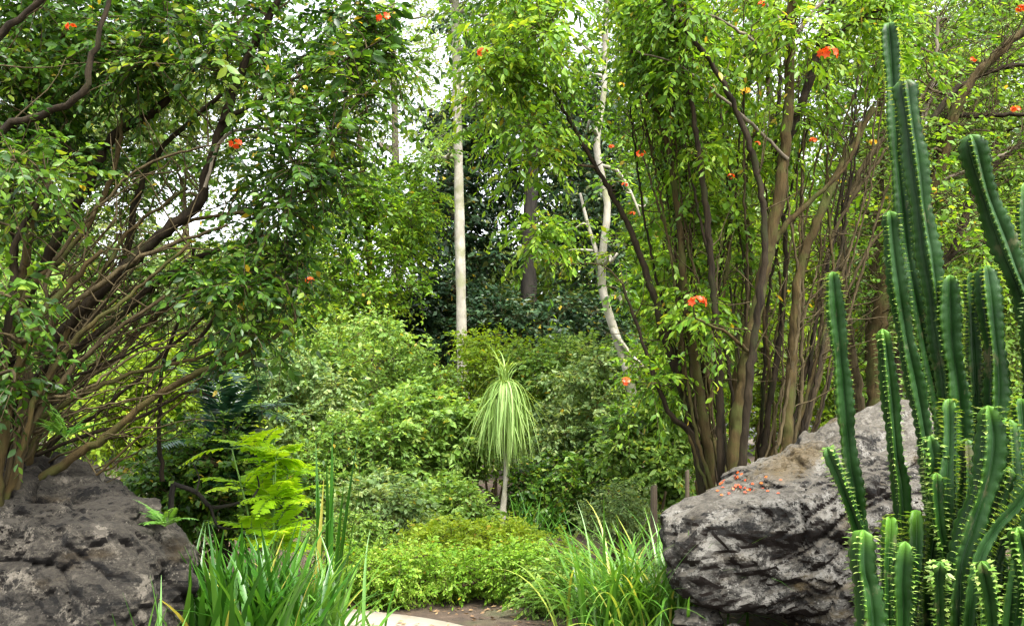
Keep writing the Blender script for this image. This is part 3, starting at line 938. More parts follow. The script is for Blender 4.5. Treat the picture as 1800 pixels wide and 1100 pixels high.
# ------------------------------------------------------------------ cactus (ribbed tree euphorbia)
def column(mb, sp, g, pts, Y0, Y1, wpx, ribs=4, lime=.06, rot=0.4, leafy=.3, seg=.55):
    p, r = poly(pts, Y0, Y1, wpx * .76, wpx * .76, .0125)
    p = p[::-1].copy(); r = r[::-1]                # from the root up
    wv = np.linspace(0, 1, len(p))
    ph_ = g.uniform(0, 6, 2)
    p[:, 0] += .016 * np.sin(wv * 9 + ph_[0]) * wv
    p[:, 1] += .02 * np.sin(wv * 7 + ph_[1]) * wv
    s = np.concatenate(([0], np.cumsum(np.linalg.norm(np.diff(p, axis=0), axis=1))))
    Ln = s[-1]
    K = 10
    sides = ribs * K
    th = np.linspace(0, 2 * math.pi, sides, endpoint=False)
    ph = (th * ribs / (2 * math.pi)) % 1.0
    cr = np.abs(ph - .5) * 2                       # 1 on the ridge
    prof = .27 + .73 * cr ** 1.05
    t, u, v = frames(p)
    R0 = r * 1.06
    top = np.clip((Ln - s) / (.9 * R0 + .02), 0, 1)
    cap = np.sqrt(np.maximum(0, 1 - (1 - top) ** 2))
    swell = 1 + .13 * np.sin(s / seg * 2 * math.pi + g.uniform(0, 6)) + .03 * np.sin(s * 31)
    foot = .62 + .38 * np.clip(s / .25, 0, 1)
    rr = (R0 * cap * swell * foot)[:, None] * prof[None]
    rr = rr * (1 + .26 * (cr[None] ** 3) * (np.abs(np.sin(s / .055 * math.pi))[:, None] ** .7 - .6))
    rr = np.maximum(rr, .0015)
    tw = rot + .25 * np.sin(s * .6)
    cs_, sn_ = np.cos(th[None] + tw[:, None]), np.sin(th[None] + tw[:, None])
    V = p[:, None] + rr[..., None] * (cs_[..., None] * u[:, None] + sn_[..., None] * v[:, None])
    n = len(p)
    i = np.arange(n - 1)[:, None] * sides
    j = np.arange(sides)[None]
    k = (j + 1) % sides
    f = np.stack((i + j, i + k, i + sides + k, i + sides + j), -1).reshape(-1, 4)
    age = np.clip((s[:-1] - (Ln - lime)) / max(lime, .01), 0, 1) ** 1.5 * .9
    mb.add(V.reshape(-1, 3), f, 0, np.clip(np.repeat(age, sides) + np.tile(np.roll(cr, 0), n - 1) ** 8 * .22, 0, 1))
    # paired spines and small leaves along each ridge
    for q in range(ribs):
        a = q * K
        step = .055 / 2
        ss = np.arange(.12, Ln - .01, step)
        idx = np.searchsorted(s, ss)
        idx = np.clip(idx, 0, n - 1)
        base = V[idx, a]
        outw = norm(base - p[idx])
        sd_ = np.cross(t[idx], outw)
        near = np.clip((ss - (Ln * (1 - leafy))) / (Ln * leafy + 1e-6), 0, 1)
        for sg in (1, -1, .3) if leafy > .6 else (1, -1):
            D = outw + sd_ * sg * .5 + g.normal(0, .15, outw.shape)
            leaves(sp, base - outw * .004, D, t[idx], .014 + .012 * g.random(len(ss)) + .026 * near * g.random(len(ss)), .007 + .015 * near, np.clip(g.uniform(.2, .9, len(ss)), 0, .92), 'simple')
    return p


def cactus(label, base, cols, seed, group):
    root = thing('cactus', base, label, 'cactus', group)
    g = np.random.default_rng(seed)
    for c in cols:
        mb, sp = MB(), MB()
        column(mb, sp, g, c[0], c[1], c[2], c[3], **(c[4] if len(c) > 4 else {}))
        st = mb.build('stem', M['cactus'], root)
        sp.build('spines', M['spine'], st, np.array(base))['kind'] = 'stuff'
    return root


CY = 5.3
cactus('tall cluster of dark green ribbed cactus columns, topping every other cactus', (*at(1660, 1000, CY)[:2], 0), [
    ([(1560, 38), (1568, 150), (1580, 300), (1598, 450), (1625, 600), (1655, 760), (1665, 1000), (1668, 1280)], CY + .25, CY + .25, 46, dict(rot=.2, leafy=.15)),
    ([(1592, 140), (1606, 250), (1622, 400), (1645, 560), (1668, 720), (1672, 1000), (1675, 1280)], CY, CY, 50, dict(rot=.9, leafy=.15)),
    ([(1562, 372), (1575, 470), (1595, 600), (1620, 740), (1640, 900), (1655, 1280)], CY - .25, CY, 42, dict(rot=.5)),
    ([(1672, 482), (1680, 600), (1690, 720), (1690, 1000), (1680, 1280)], CY - .15, CY, 56, dict(rot=.1)),
    ([(1735, 466), (1742, 560), (1748, 660), (1740, 800), (1705, 1000), (1690, 1280)], CY + .1, CY, 50, dict(rot=.6)),
    ([(1707, 480), (1712, 600), (1715, 720), (1705, 950), (1690, 1280)], CY + .3, CY + .1, 36, dict(rot=.3))], 31, 'ribbed cactus by the grey boulder')
cactus('slim cactus left of the tall columns, one lime-green bud tip, against the grey boulder', (*at(1560, 1000, CY - .1)[:2], 0), [
    ([(1464, 478), (1468, 560), (1480, 680), (1495, 800), (1515, 930), (1545, 1280)], CY - .2, CY - .2, 46, dict(rot=.3, seg=.45)),
    ([(1548, 578), (1556, 680), (1572, 790), (1590, 900), (1600, 1280)], CY - .5, CY - .3, 36, dict(rot=.7, lime=.10)),
    ([(1456, 785), (1478, 850), (1500, 915), (1530, 1000), (1560, 1280)], CY - .3, CY - .2, 30, dict(rot=.1)),
    ([(1632, 765), (1638, 850), (1642, 940), (1620, 1280)], CY - .6, CY - .4, 42, dict(rot=.5, leafy=.8))], 32, 'ribbed cactus by the grey boulder')
cactus('thick dark cactus column leaning left, cut by the photo\'s right edge', (*at(1860, 1000, CY + .3)[:2], 0), [
    ([(1706, 238), (1735, 340), (1775, 450), (1815, 560), (1850, 720), (1860, 1280)], CY + .1, CY + .3, 54, dict(rot=.8, leafy=.1)),
    ([(1797, 322), (1803, 420), (1815, 560), (1850, 800), (1865, 1280)], CY + .4, CY + .3, 40, dict(rot=.2, lime=.16)),
    ([(1815, 520), (1818, 640), (1830, 800), (1870, 1280)], CY - .2, CY + .2, 46, dict(rot=.4))], 33, 'ribbed cactus by the grey boulder')
cactus('short fat cactus stems fringed with lime leaflets, in front of the tall columns', (*at(1690, 1100, CY - .8)[:2], 0), [
    ([(1732, 712), (1734, 780), (1722, 860), (1702, 940), (1688, 1050), (1680, 1400)], CY - .9, CY - .8, 62, dict(rot=.55, leafy=.9, seg=.4, lime=.10)),
    ([(1668, 700), (1672, 780), (1668, 860), (1672, 960), (1680, 1100), (1685, 1400)], CY - .6, CY - .7, 40, dict(rot=.1, leafy=.9, lime=.10)),
    ([(1775, 735), (1772, 840), (1755, 940), (1720, 1100), (1700, 1400)], CY - .65, CY - .8, 42, dict(rot=.9, leafy=1, lime=.10)),
    ([(1830, 840), (1795, 890), (1750, 935), (1715, 1000), (1695, 1200)], CY - 1.0, CY - .9, 36, dict(rot=.2, leafy=.8)),
    ([(1790, 925), (1802, 1000), (1800, 1100), (1760, 1400)], CY - 1.1, CY - 1, 44, dict(rot=.6, leafy=.5)),
    ([(1700, 770), (1696, 850), (1690, 950), (1688, 1400)], CY - .5, CY - .6, 34, dict(rot=.7, leafy=1)),
    ([(1800, 700), (1796, 800), (1770, 900), (1720, 1050), (1700, 1400)], CY - .3, CY - .6, 40, dict(rot=.2, leafy=1)),
    ([(1650, 830), (1652, 920), (1662, 1020), (1680, 1400)], CY - .75, CY - .7, 30, dict(rot=.4, leafy=1)),
    ([(1766, 820), (1752, 900), (1730, 1000), (1705, 1400)], CY - .8, CY - .8, 34, dict(rot=.9, leafy=1)),
    ([(1812, 780), (1812, 880), (1790, 1000), (1740, 1400)], CY - .9, CY - .8, 40, dict(rot=.1, leafy=1)),
    ([(1762, 975), (1764, 1050), (1750, 1400)], CY - .7, CY - .8, 30, dict(rot=.5, leafy=1)),
    ([(1655, 985), (1650, 1060), (1660, 1400)], CY - .9, CY - .8, 32, dict(rot=.3, leafy=.9)),
    ([(1722, 985), (1738, 1060), (1745, 1140), (1720, 1400)], CY - 1.1, CY - 1, 36, dict(rot=.2, leafy=.6))], 34, 'ribbed cactus by the grey boulder')
cactus('low pair of stubby green cactus stems in the bottom right, against the grey boulder', (*at(1560, 1200, CY - .9)[:2], 0), [
    ([(1522, 930), (1520, 1000), (1528, 1080), (1545, 1400)], CY - .9, CY - .9, 60, dict(rot=.75, leafy=.5, lime=.12)),
    ([(1592, 950), (1592, 1020), (1588, 1100), (1570, 1400)], CY - .9, CY - .9, 46, dict(rot=.3, leafy=.6, lime=.12)),
    ([(1556, 905), (1560, 980), (1565, 1060), (1560, 1400)], CY - .6, CY - .7, 34, dict(rot=.5, leafy=.7, lime=.2)),
    ([(1612, 895), (1606, 960), (1600, 1060), (1575, 1400)], CY - .55, CY - .7, 38, dict(rot=.1, leafy=.8, lime=.2))], 35, 'ribbed cactus by the grey boulder')


# ------------------------------------------------------------------ strap-leaved plants
def strap_clump(name, label, cat, px, py, Y, n, ln, wid, el, bend, spread, seed, m, az=None, tone=(.2, .8), group=None):
    g = np.random.default_rng(seed)
    b = at(px, py, Y)
    b[2] = float(ground_z(b[0], b[1]))
    root = thing(name, b, label, cat, group)
    mb = MB()
    base = b + np.concatenate((g.normal(0, spread, (n, 2)), np.zeros((n, 1))), 1)
    azs = g.uniform(0, 2 * math.pi, n) if az is None else g.normal(az[0], az[1], n)
    tn = g.uniform(*tone, n)
    tn = np.where(g.random(n) < .03, 1.0, tn)
    blades(mb, g, base, azs, np.abs(g.normal(el[0], el[1], n)), g.uniform(*ln, n), np.abs(g.normal(bend[0], bend[1], n)), g.uniform(*wid, n), tn, 10, twist=.12)
    mb.build('leaves', m, root)
    return root


strap_clump('strap_leaf_plant', 'large clump of glossy dark green strap leaves beside the dark brown boulder', 'plant', 440, 1150, 6.4, 280, (.55, 1.05), (.032, .052), (.26, .20), (.55, .3), .20, 41, M['leaf_strap'], tone=(.1, .7))
strap_clump('strap_leaf_plant', 'pale-edged strap leaves leaning right over the path edge', 'plant', 550, 1140, 6.8, 120, (.5, 1.0), (.022, .036), (.34, .22), (.8, .35), .18, 42, M['leaf_strap'], tone=(.4, .93))
strap_clump('strap_leaf_plant', 'small tuft of green blades in front of the dark brown boulder', 'plant', 270, 1190, 5.3, 40, (.35, .75), (.016, .026), (.25, .2), (.4, .3), .10, 43, M['leaf_strap'], tone=(.3, .9))
strap_clump('strap_leaf_plant', 'arching fountain of yellow-green strap leaves left of the grey boulder', 'plant', 1120, 1130, 7.5, 420, (.7, 1.25), (.016, .028), (.42, .28), (1.15, .35), .24, 44, M['leaf_strap'], tone=(.5, .96))
strap_clump('snake_plant', 'few tall stiff upright blades rising beside the lime fern', 'plant', 580, 1120, 7.4, 9, (1.2, 1.75), (.045, .06), (.05, .04), (.06, .05), .10, 45, M['leaf_strap'], tone=(.15, .5))
strap_clump('strap_leaf_plant', 'light green sword leaves behind the dark brown boulder', 'plant', 235, 960, 9.5, 60, (.9, 1.4), (.04, .06), (.35, .2), (.5, .3), .25, 46, M['leaf_strap'], tone=(.4, .9))
strap_clump('strap_leaf_plant', 'low grassy tuft at the foot of the ponytail palm', 'plant', 935, 960, 13.5, 70, (.4, .8), (.02, .03), (.4, .2), (.7, .3), .2, 47, M['leaf_strap'], tone=(.3, .8))


def cycad(label, px, py, Y, seed):
    g = np.random.default_rng(seed)
    b = at(px, py, Y)
    gz = float(ground_z(b[0], b[1]))
    root = thing('cycad', (b[0], b[1], gz), label, 'cycad')
    mb = MB()
    tube(mb, spline(np.array([(b[0], b[1], gz), (b[0] + .05, b[1], (gz + b[2]) / 2), b]), .1), .045, 10, rough=.1)
    mb.build('trunk', M['bark_black'], root)
    mb = MB()
    for i in range(38):
        frond(mb, g, b - np.array((0, 0, .35 * (i % 3))), g.uniform(0, 6.28), g.uniform(.1, 1.1), g.uniform(.6, 1.0), g.uniform(.7, 1.5), 30, .24, .026, g.uniform(.2, .8), r=.008)
    mb.build('fronds', [M['leaf_cycad'], M['green_stem']], root)


cycad('dark blue-green cycad with spiky fronds under the leaning tree\'s low branches', 395, 740, 9.0, 51)


def fern_shrub(label, px, py, Y, seed):
    g = np.random.default_rng(seed)
    b = at(px, py, Y)
    gz = float(ground_z(b[0], b[1]))
    root = thing('fern_plant', (b[0], b[1], gz), label, 'plant')
    mb = MB()
    tops = []
    for i in range(7):
        top = b + np.array((g.uniform(-.40, .40), g.uniform(-.25, .25), g.uniform(-.18, .20)))
        p = spline(np.array([(b[0] + g.normal(0, .03), b[1], gz), (b + top) / 2 * np.array((1, 1, .6)) + np.array((0, 0, gz * .4)), top]), .08)
        tube(mb, p, np.linspace(.014, .006, len(p)), 6)
        tops += [p[-1], p[int(len(p) * .75)], p[int(len(p) * .55)]]
    mb.build('stem', M['green_stem'], root)
    mb = MB()
    for t in tops:
        for k in range(4):
            frond(mb, g, t, g.uniform(0, 6.28), g.uniform(.6, 1.5), g.uniform(.26, .46), g.uniform(.4, 1.1), 12, .105, .050, g.uniform(.2, .85), r=.003)
    mb.build('fronds', [M['leaf_fern'], M['green_stem']], root)


fern_shrub('bright lime ferny plant behind the dark green strap leaves', 485, 830, 7.6, 52)


def small_fern(label, px, py, Y, n, ln, seed):
    g = np.random.default_rng(seed)
    b = at(px, py, Y)
    root = thing('fern', b, label, 'fern')
    mb = MB()
    for i in range(n):
        frond(mb, g, b, g.uniform(0, 6.28), g.uniform(.3, 1.1), ln * g.uniform(.7, 1.1), g.uniform(.3, 1.2), 18, .045, .014, g.uniform(.4, .9), r=.003)
    mb.build('fronds', [M['leaf_strap'], M['green_stem']], root)


small_fern('little green fern sprouting on the right shoulder of the dark brown boulder', 290, 925, 6.1, 9, .28, 53)
small_fern('bright little fern in the crook of the leaning tree\'s lower stems', 115, 770, 6.0, 8, .30, 54)


def ponytail():
    g = np.random.default_rng(61)
    Y = 14.0
    b = at(884, 935, Y)
    gz = float(ground_z(b[0], b[1]))
    root = thing('ponytail_palm', (b[0], b[1], gz), 'ponytail palm, a slim pale trunk under a hanging mop of pale green leaves', 'palm')
    top = at(887, 715, Y)
    mb = MB()
    p = spline(np.array([(b[0], b[1], gz - .02), at(884, 900, Y), at(889, 830, Y), top]), .08)
    k = np.linspace(0, 1, len(p))
    tube(mb, p, (.034 + .05 * (1 - k) ** 5) * (1 + .06 * np.sin(np.arange(len(p)) * 2.1)), 10, rough=.05)
    mb.build('trunk', M['bark_pale'], root)
    mb = MB()
    for (c, n, l0, l1, e0, bd, sp_, bp) in ((.10, 230, .7, 1.4, .55, 2.58, .13, -7), (-.12, 130, .5, 1.1, .65, 2.45, .16, -7), (.28, 190, .8, 1.65, .36, 2.74, .12, -8.5), (.36, 30, .45, .75, .22, 1.6, .5, 1.4), (.1, 30, .5, 1.1, .5, 2.2, .3, -6)):
        base = top + np.array((0, 0, c)) + g.normal(0, .03, (n, 3))
        blades(mb, g, base, g.uniform(0, 6.283, n), np.abs(g.normal(e0, .2, n)), g.uniform(l0, l1, n), g.normal(bd, sp_, n), g.uniform(.014, .024, n), g.uniform(.15, .93, n), 18, twist=.12, bp=bp)
    mb.build('leaves', M['leaf_palm'], root)


ponytail()


# ------------------------------------------------------------------ shrubs
def shrub(label, px, py, rx, ry, Y, n, leafm, seed, leaf=dict(), group=None, name='shrub', depth=None, cat='shrub', rr=(.28, .5), extra=()):
    """many stems from the ground to clumps spread through an ellipse of the photo"""
    g = np.random.default_rng(seed)
    b = at(px, py, Y)
    gz = float(ground_z(b[0], b[1]))
    root = thing(name, (b[0], b[1], gz), label, cat, group)
    cs = zone_points(g, [(px, py, rx * 1.1, ry * 1.12, int(n * 1.7))] + list(extra), Y, depth or max(.5, rx * ppm(Y) * .8))
    mb = MB()
    st, sr = [], []
    for i in range(5):
        a = np.array((b[0] + g.normal(0, .12), b[1] + g.normal(0, .12), gz - .03))
        e = np.array((b[0] + g.normal(0, .3), b[1] + g.normal(0, .3), gz + max(.2, (b[2] - gz) * .6)))
        p = spline(np.stack((a, (a + e) / 2 + g.normal(0, .05, 3), e)), .12)
        tube(mb, p, np.linspace(.03, .016, len(p)), 6)
        st.append(p); sr.append(np.linspace(.03, .016, len(p)))
    grow(mb, g, np.vstack(st), np.concatenate(sr), cs, .005, .02, mat=0)
    mb.build('stems', M['bark_twig'], root)
    mb = MB()
    c = dict(ns=20, nl=10, L=.10, W=.052, droop=.25, tone=(.05, .95))
    c.update(leaf)
    sprays(mb, g, cs, g.uniform(*rr, len(cs)), **c)
    mb.build('foliage', [leafm, M['bark_twig']], root)
    return root


GS = 'shrubs massed behind the ponytail palm'
S_ = M['leaf_shrub']; G_ = M['leaf_grey']
shrub('tall loose green shrub left of the white trunk, reaching as high as its base', 640, 690, 130, 115, 17.0, 60, S_, 101, group=GS, rr=(.35, .6))
shrub('grey-green shrub under the leaning tree, left end of the shrub bank', 520, 730, 85, 110, 15.5, 40, G_, 102, group=GS)
shrub('light green bushy shrub right behind the ponytail palm\'s head', 870, 690, 90, 90, 18.0, 46, M['leaf_lime'], 103, dict(tone=(0, .6)), group=GS, rr=(.35, .6))
shrub('grey-green shrub with pale leaf tips, between the ponytail palm and the orange-flowered tree', 1060, 760, 105, 120, 15.5, 70, G_, 104, group=GS)
shrub('broad mid-green shrub behind the right of the ponytail palm', 1000, 690, 110, 80, 17.5, 50, S_, 105, group=GS, rr=(.35, .6))
shrub('deep green shrub with glossy leaves left of the ponytail palm', 740, 790, 95, 90, 14.8, 56, M['leaf_shrub'], 106, dict(L=.12, W=.06, tone=(.15, .95)), group=GS)
shrub('dull green shrub with brown tips below the tall loose shrub', 620, 830, 95, 80, 14.5, 50, S_, 107, group=GS)
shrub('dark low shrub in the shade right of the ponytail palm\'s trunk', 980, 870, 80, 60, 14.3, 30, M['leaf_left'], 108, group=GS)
shrub('green shrub hugging the right tree\'s left-hand stems', 1150, 800, 70, 100, 13.0, 36, S_, 109, group=GS)
shrub('small leafy bush at the foot of the ponytail palm, left of its trunk', 795, 900, 55, 35, 13.2, 20, S_, 110, dict(tone=(.2, .95)), group=GS)
shrub('thin grey-green bush with bare twigs, left of the low bright mound', 670, 900, 70, 45, 12.5, 24, G_, 111, group=GS)
shrub('yellow-green bush in the gap under the leaning tree\'s branches', 290, 720, 120, 90, 13.5, 46, M['leaf_lime'], 112, dict(tone=(0, .8)), rr=(.35, .55))
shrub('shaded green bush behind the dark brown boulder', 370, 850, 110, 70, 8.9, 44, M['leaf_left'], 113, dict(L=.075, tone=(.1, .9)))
shrub('pale green bush beyond the leaning tree at the photo\'s left edge', 60, 640, 160, 160, 14.5, 60, S_, 114, rr=(.4, .6))
# low bright mounds along the path
GM = 'low bright green mounds along the path'
small = dict(L=.05, W=.024, ns=16, nl=11, tone=(.2, .95), twig_r=.002, droop=.2)
shrub('low bright yellow-green mound at the path edge, left of the ponytail palm', 700, 1012, 125, 36, 9.4, 54, M['leaf_mound'], 121, small, GM, rr=(.18, .28), depth=.6)
shrub('low bright green mound at the path edge, in front of the ponytail palm', 890, 1014, 125, 38, 9.4, 54, M['leaf_mound'], 122, dict(small, tone=(.05, .8)), GM, rr=(.18, .28), depth=.6)
shrub('flat fresh green bed between the two bright path-edge mounds and the left strap leaves', 640, 1020, 70, 32, 9.0, 26, M['leaf_mound'], 126, small, GM, rr=(.16, .26), depth=.4)
shrub('dull green low bush behind the stiff upright blades', 610, 950, 60, 35, 9.9, 20, S_, 127, small, None, rr=(.18, .28), depth=.4)
shrub('looser light green mound behind the two bright path-edge mounds', 850, 955, 130, 26, 11.2, 40, M['leaf_lime'], 123, dict(small, L=.065, W=.035, tone=(.4, .95)), GM, rr=(.2, .32), depth=.7)
shrub('weedy green mound under the arching yellow-green strap leaves', 985, 1045, 60, 50, 8.6, 22, M['leaf_shrub'], 124, dict(small, L=.06, W=.03), GM, rr=(.16, .26), depth=.4)
shrub('low weedy bush between the grey boulder and the ponytail palm', 1090, 905, 60, 35, 11.0, 18, G_, 125, small, GM, rr=(.2, .3), depth=.5)


# ------------------------------------------------------------------ background trees
def back_tree(name, label, trunk, Y, w0, w1, zones, leafm, barkm, leaf, seed, depth=1.5, rr=(.6, 1.0), group=None, limbs=(), dens=1.6):
    g = np.random.default_rng(seed)
    p, r = poly(trunk, Y, Y, w0, w1, .2)
    gz = float(ground_z(p[0][0], p[0][1]))
    p0 = p[0].copy(); p0[2] = gz - .05
    if p[0][2] > gz:
        p = np.vstack((p0[None], p)); r = np.concatenate(([r[0] * 1.1], r))
    root = thing(name, (p0[0], p0[1], gz), label, 'tree', group)
    mb = MB()
    tube(mb, p, r, 12, rough=.05, seed=seed)
    sk, sr = [p[len(p) // 4:]], [r[len(p) // 4:]]
    for l in limbs:
        q, rq = poly(l[0], Y, Y + l[3], l[1], l[2], .15)
        tube(mb, q, rq, 7, rough=.05)
        sk.append(q); sr.append(rq)
    cs = zone_points(g, [(*z[:4], int(z[4] * dens), *z[5:]) for z in zones], Y, depth)
    grow(mb, g, np.vstack(sk), np.concatenate(sr), cs, .008, .07, mat=0)
    mb.build('trunk', barkm, root)
    mb = MB()
    c = dict(ns=19, nl=10, L=.14, W=.07, droop=.3, tone=(.05, .95), twig_r=.006)
    c.update(leaf)
    sprays(mb, g, cs, g.uniform(*rr, len(cs)), **c)
    mb.build('crown', [leafm, M['bark_twig']], root)
    return root


GB = 'trees beyond the shrub bank'
back_tree('pale_tree', 'tall straight white trunk rising left of the black-trunked tree', [(818, 760), (813, 640), (808, 400), (803, 150), (799, -60), (797, -200)], 19.5, 20, 13,
          [(800, -120, 130, 120, 20), (770, 250, 25, 60, 3, .5), (850, 120, 30, 60, 4, .5), (850, 30, 50, 50, 5, .4)], M['leaf_shrub'], M['bark_pale'], dict(L=.13, W=.06), 201, rr=(.5, .8), group=GB)
back_tree('pale_tree', 'crooked pale trunk right of the black-trunked tree, forked halfway', [(1125, 760), (1102, 650), (1078, 575), (1058, 500), (1062, 420), (1068, 360), (1052, 280), (1050, 240), (1062, 160), (1064, 60), (1070, -60)], 14.2, 17, 9,
          [(1040, -40, 60, 50, 4), (990, 150, 30, 40, 2, .5), (1050, 215, 25, 20, 1, -.4), (1075, 330, 25, 20, 1, -.4), (1085, 420, 25, 25, 1, -.4), (1110, 540, 30, 40, 1, -.4), (1120, 640, 30, 40, 2, -.4), (985, 420, 30, 40, 2, .5), (1140, 380, 30, 50, 2, .5), (1080, -90, 150, 50, 8)], M['leaf_right'], M['bark_pale'], dict(L=.11, W=.05), 202, rr=(.35, .6), depth=.7, group=GB,
          limbs=[([(1058, 480), (1048, 440), (1035, 400), (1020, 340)], 11, 5, .3), ([(1052, 290), (1085, 300), (1110, 340), (1125, 380)], 7, 4, -.2), ([(1062, 95), (1040, 90), (1020, 75)], 6, 4, 0)])
back_tree('broad_tree', 'dark blue-green tree with a black trunk at the middle of the photo', [(930, 700), (930, 540), (928, 440), (934, 330), (935, 230), (925, 120), (920, 0)], 24.5, 32, 16,
          [(890, 300, 140, 110, 28, 3.6), (830, 250, 80, 80, 12, 3), (960, 190, 110, 90, 16, 3), (770, 410, 70, 90, 20, 2), (780, 320, 50, 60, 8, 2), (1040, 400, 50, 90, 12, 1.5), (850, 440, 40, 50, 5, 2.6), (1060, 250, 60, 120, 9), (900, 60, 120, 70, 6)],
          M['leaf_dark'], M['bark_black'], dict(L=.24, W=.12, ns=15, nl=10), 203, depth=2.5, rr=(.7, 1.2), group=GB, dens=1.5)
shrub('dark blue-green shrub right below the black-trunked tree', 960, 580, 130, 45, 23.0, 36, M['leaf_dark'], 131, dict(L=.18, W=.09, tone=(.2, 1)), group=GS, rr=(.6, .9))
shrub('dark blue-green shrub behind the foot of the straight white trunk', 770, 560, 75, 60, 23.5, 30, M['leaf_dark'], 132, dict(L=.18, W=.09, tone=(.1, .9)), group=GS, rr=(.6, .9))
back_tree('leafy_tree', 'bright green leafy tree between the leaning tree and the white trunk', [(655, 800), (660, 600), (650, 450), (640, 330), (630, 230)], 21, 18, 9,
          [(630, 450, 120, 120, 48), (700, 350, 60, 70, 16), (600, 330, 70, 60, 12), (560, 530, 70, 60, 10)], M['leaf_right'], M['bark_twig'], dict(L=.13, W=.065, tone=(.15, .95)), 204, depth=1.8, rr=(.5, .8), group=GB)
back_tree('thin_tree', 'tall thin grey-brown tree, sparse pale leaves against the white sky', [(697, 700), (697, 430), (695, 250), (692, 130), (690, 20), (690, -80)], 32, 15, 9,
          [(690, 130, 90, 130, 18), (620, 220, 60, 70, 9), (760, 180, 50, 90, 8), (640, 30, 60, 40, 4), (740, 30, 70, 60, 8)], M['leaf_far'], M['bark_grey'], dict(L=.17, W=.07, ns=11, nl=8, tone=(.1, .9)), 205, depth=2, rr=(.7, 1.2), group=GB)
back_tree('leafy_tree', 'far pale green tree seen through the leaning tree\'s upper branches', [(330, 760), (340, 600), (330, 450), (320, 320)], 24, 20, 9,
          [(200, 190, 220, 120, 40), (300, 200, 110, 70, 16), (330, 520, 150, 90, 26), (230, 430, 70, 60, 8), (430, 480, 60, 60, 7), (120, 520, 110, 80, 14), (120, 330, 130, 90, 14), (60, 150, 120, 120, 12), (300, 300, 130, 60, 10), (220, 130, 160, 100, 16), (370, 200, 110, 90, 10), (120, 230, 130, 80, 10)], M['leaf_far'], M['bark_twig'], dict(L=.15, W=.08, tone=(.05, .9)), 206, depth=2, rr=(.6, .9), group=GB)
# the green thicket on the right
GR = 'trees filling the right side behind the cactus'
back_tree('leafy_tree', 'light green tree filling the gap between the crooked pale trunk and the brown stems', [(1160, 860), (1165, 600), (1170, 400), (1160, 200), (1150, 50)], 15.5, 16, 8,
          [(1160, 60, 100, 90, 12), (1170, 150, 90, 180, 28), (1200, 450, 80, 160, 26), (1240, 650, 80, 120, 14)], M['leaf_right'], M['bark_twig'], dict(L=.12, W=.055, tone=(.2, .95)), 211, rr=(.45, .75), group=GR)
back_tree('leafy_tree', 'yellow-green tree seen between the brown stems over the grey boulder', [(1350, 860), (1345, 600), (1360, 350), (1350, 100), (1350, -50)], 14.5, 18, 9,
          [(1320, 120, 110, 180, 34), (1350, 420, 110, 160, 28), (1390, 680, 100, 110, 20), (1260, 760, 60, 60, 6)], M['leaf_lime'], M['bark_twig'], dict(L=.11, W=.05, tone=(0, .6)), 212, rr=(.45, .75), group=GR)
back_tree('leafy_tree', 'mid-green tree directly behind the tall cactus columns', [(1540, 860), (1530, 600), (1545, 350), (1550, 100), (1560, -50)], 15.0, 22, 10,
          [(1530, 60, 130, 100, 14), (1530, 120, 120, 170, 32), (1540, 420, 110, 150, 26), (1540, 650, 100, 90, 14)], M['leaf_shrub'], M['bark_twig'], dict(L=.10, W=.05, tone=(.1, .85)), 213, rr=(.45, .75), group=GR)
back_tree('leafy_tree', 'olive tree at the photo\'s right edge behind the leaning dark cactus', [(1740, 860), (1730, 600), (1745, 350), (1750, 100), (1760, -50)], 14.0, 22, 10,
          [(1720, 90, 140, 130, 22), (1740, 120, 130, 180, 34), (1740, 440, 130, 150, 30), (1740, 680, 110, 90, 18), (1900, 400, 90, 350, 26)], M['leaf_shrub'], M['bark_twig'], dict(L=.10, W=.05, tone=(.1, .85)), 214, rr=(.45, .75), group=GR)
# distant trees closing every gap at eye level: three shapes, many copies
FT = 'far trees closing the view'
far = []
g0 = np.random.default_rng(300)
spots = []
for k in range(34):
    a = rad(-44 + 88 * (k + .5) / 34 + g0.normal(0, 1))
    d_ = g0.uniform(31, 46)
    spots.append((d_ * math.sin(a), d_ * math.cos(a)))
for k, (x, y) in enumerate(spots):
    hgt = g0.uniform(.72, 1.0) if -16 < x < 3 else g0.uniform(1.2, 1.7)
    if k < 3:
        far.append(back_tree('leafy_tree', 'far green tree lost among others at the back of the garden', [(900, 720), (903, 600), (898, 450)], 38, 12, 6,
                   [(900, 640, 110, 110, 50), (900, 520, 80, 70, 20)], M[('leaf_shrub', 'leaf_far', 'leaf_right')[k]], M['bark_twig'], dict(L=.24, W=.13, ns=16), 310 + k, depth=2.4, rr=(.8, 1.3), group=FT))
        o = far[k]
    else:
        src = far[k % 3]
        o = src.copy(); C.objects.link(o)
        for ch in src.children:
            c_ = ch.copy(); C.objects.link(c_); c_.parent = o
    o.location = (x, y, float(ground_z(x, y)) - .05)
    o.rotation_euler = (0, 0, g0.uniform(0, 6.28))
    o.scale = (1.1, 1.1, hgt)
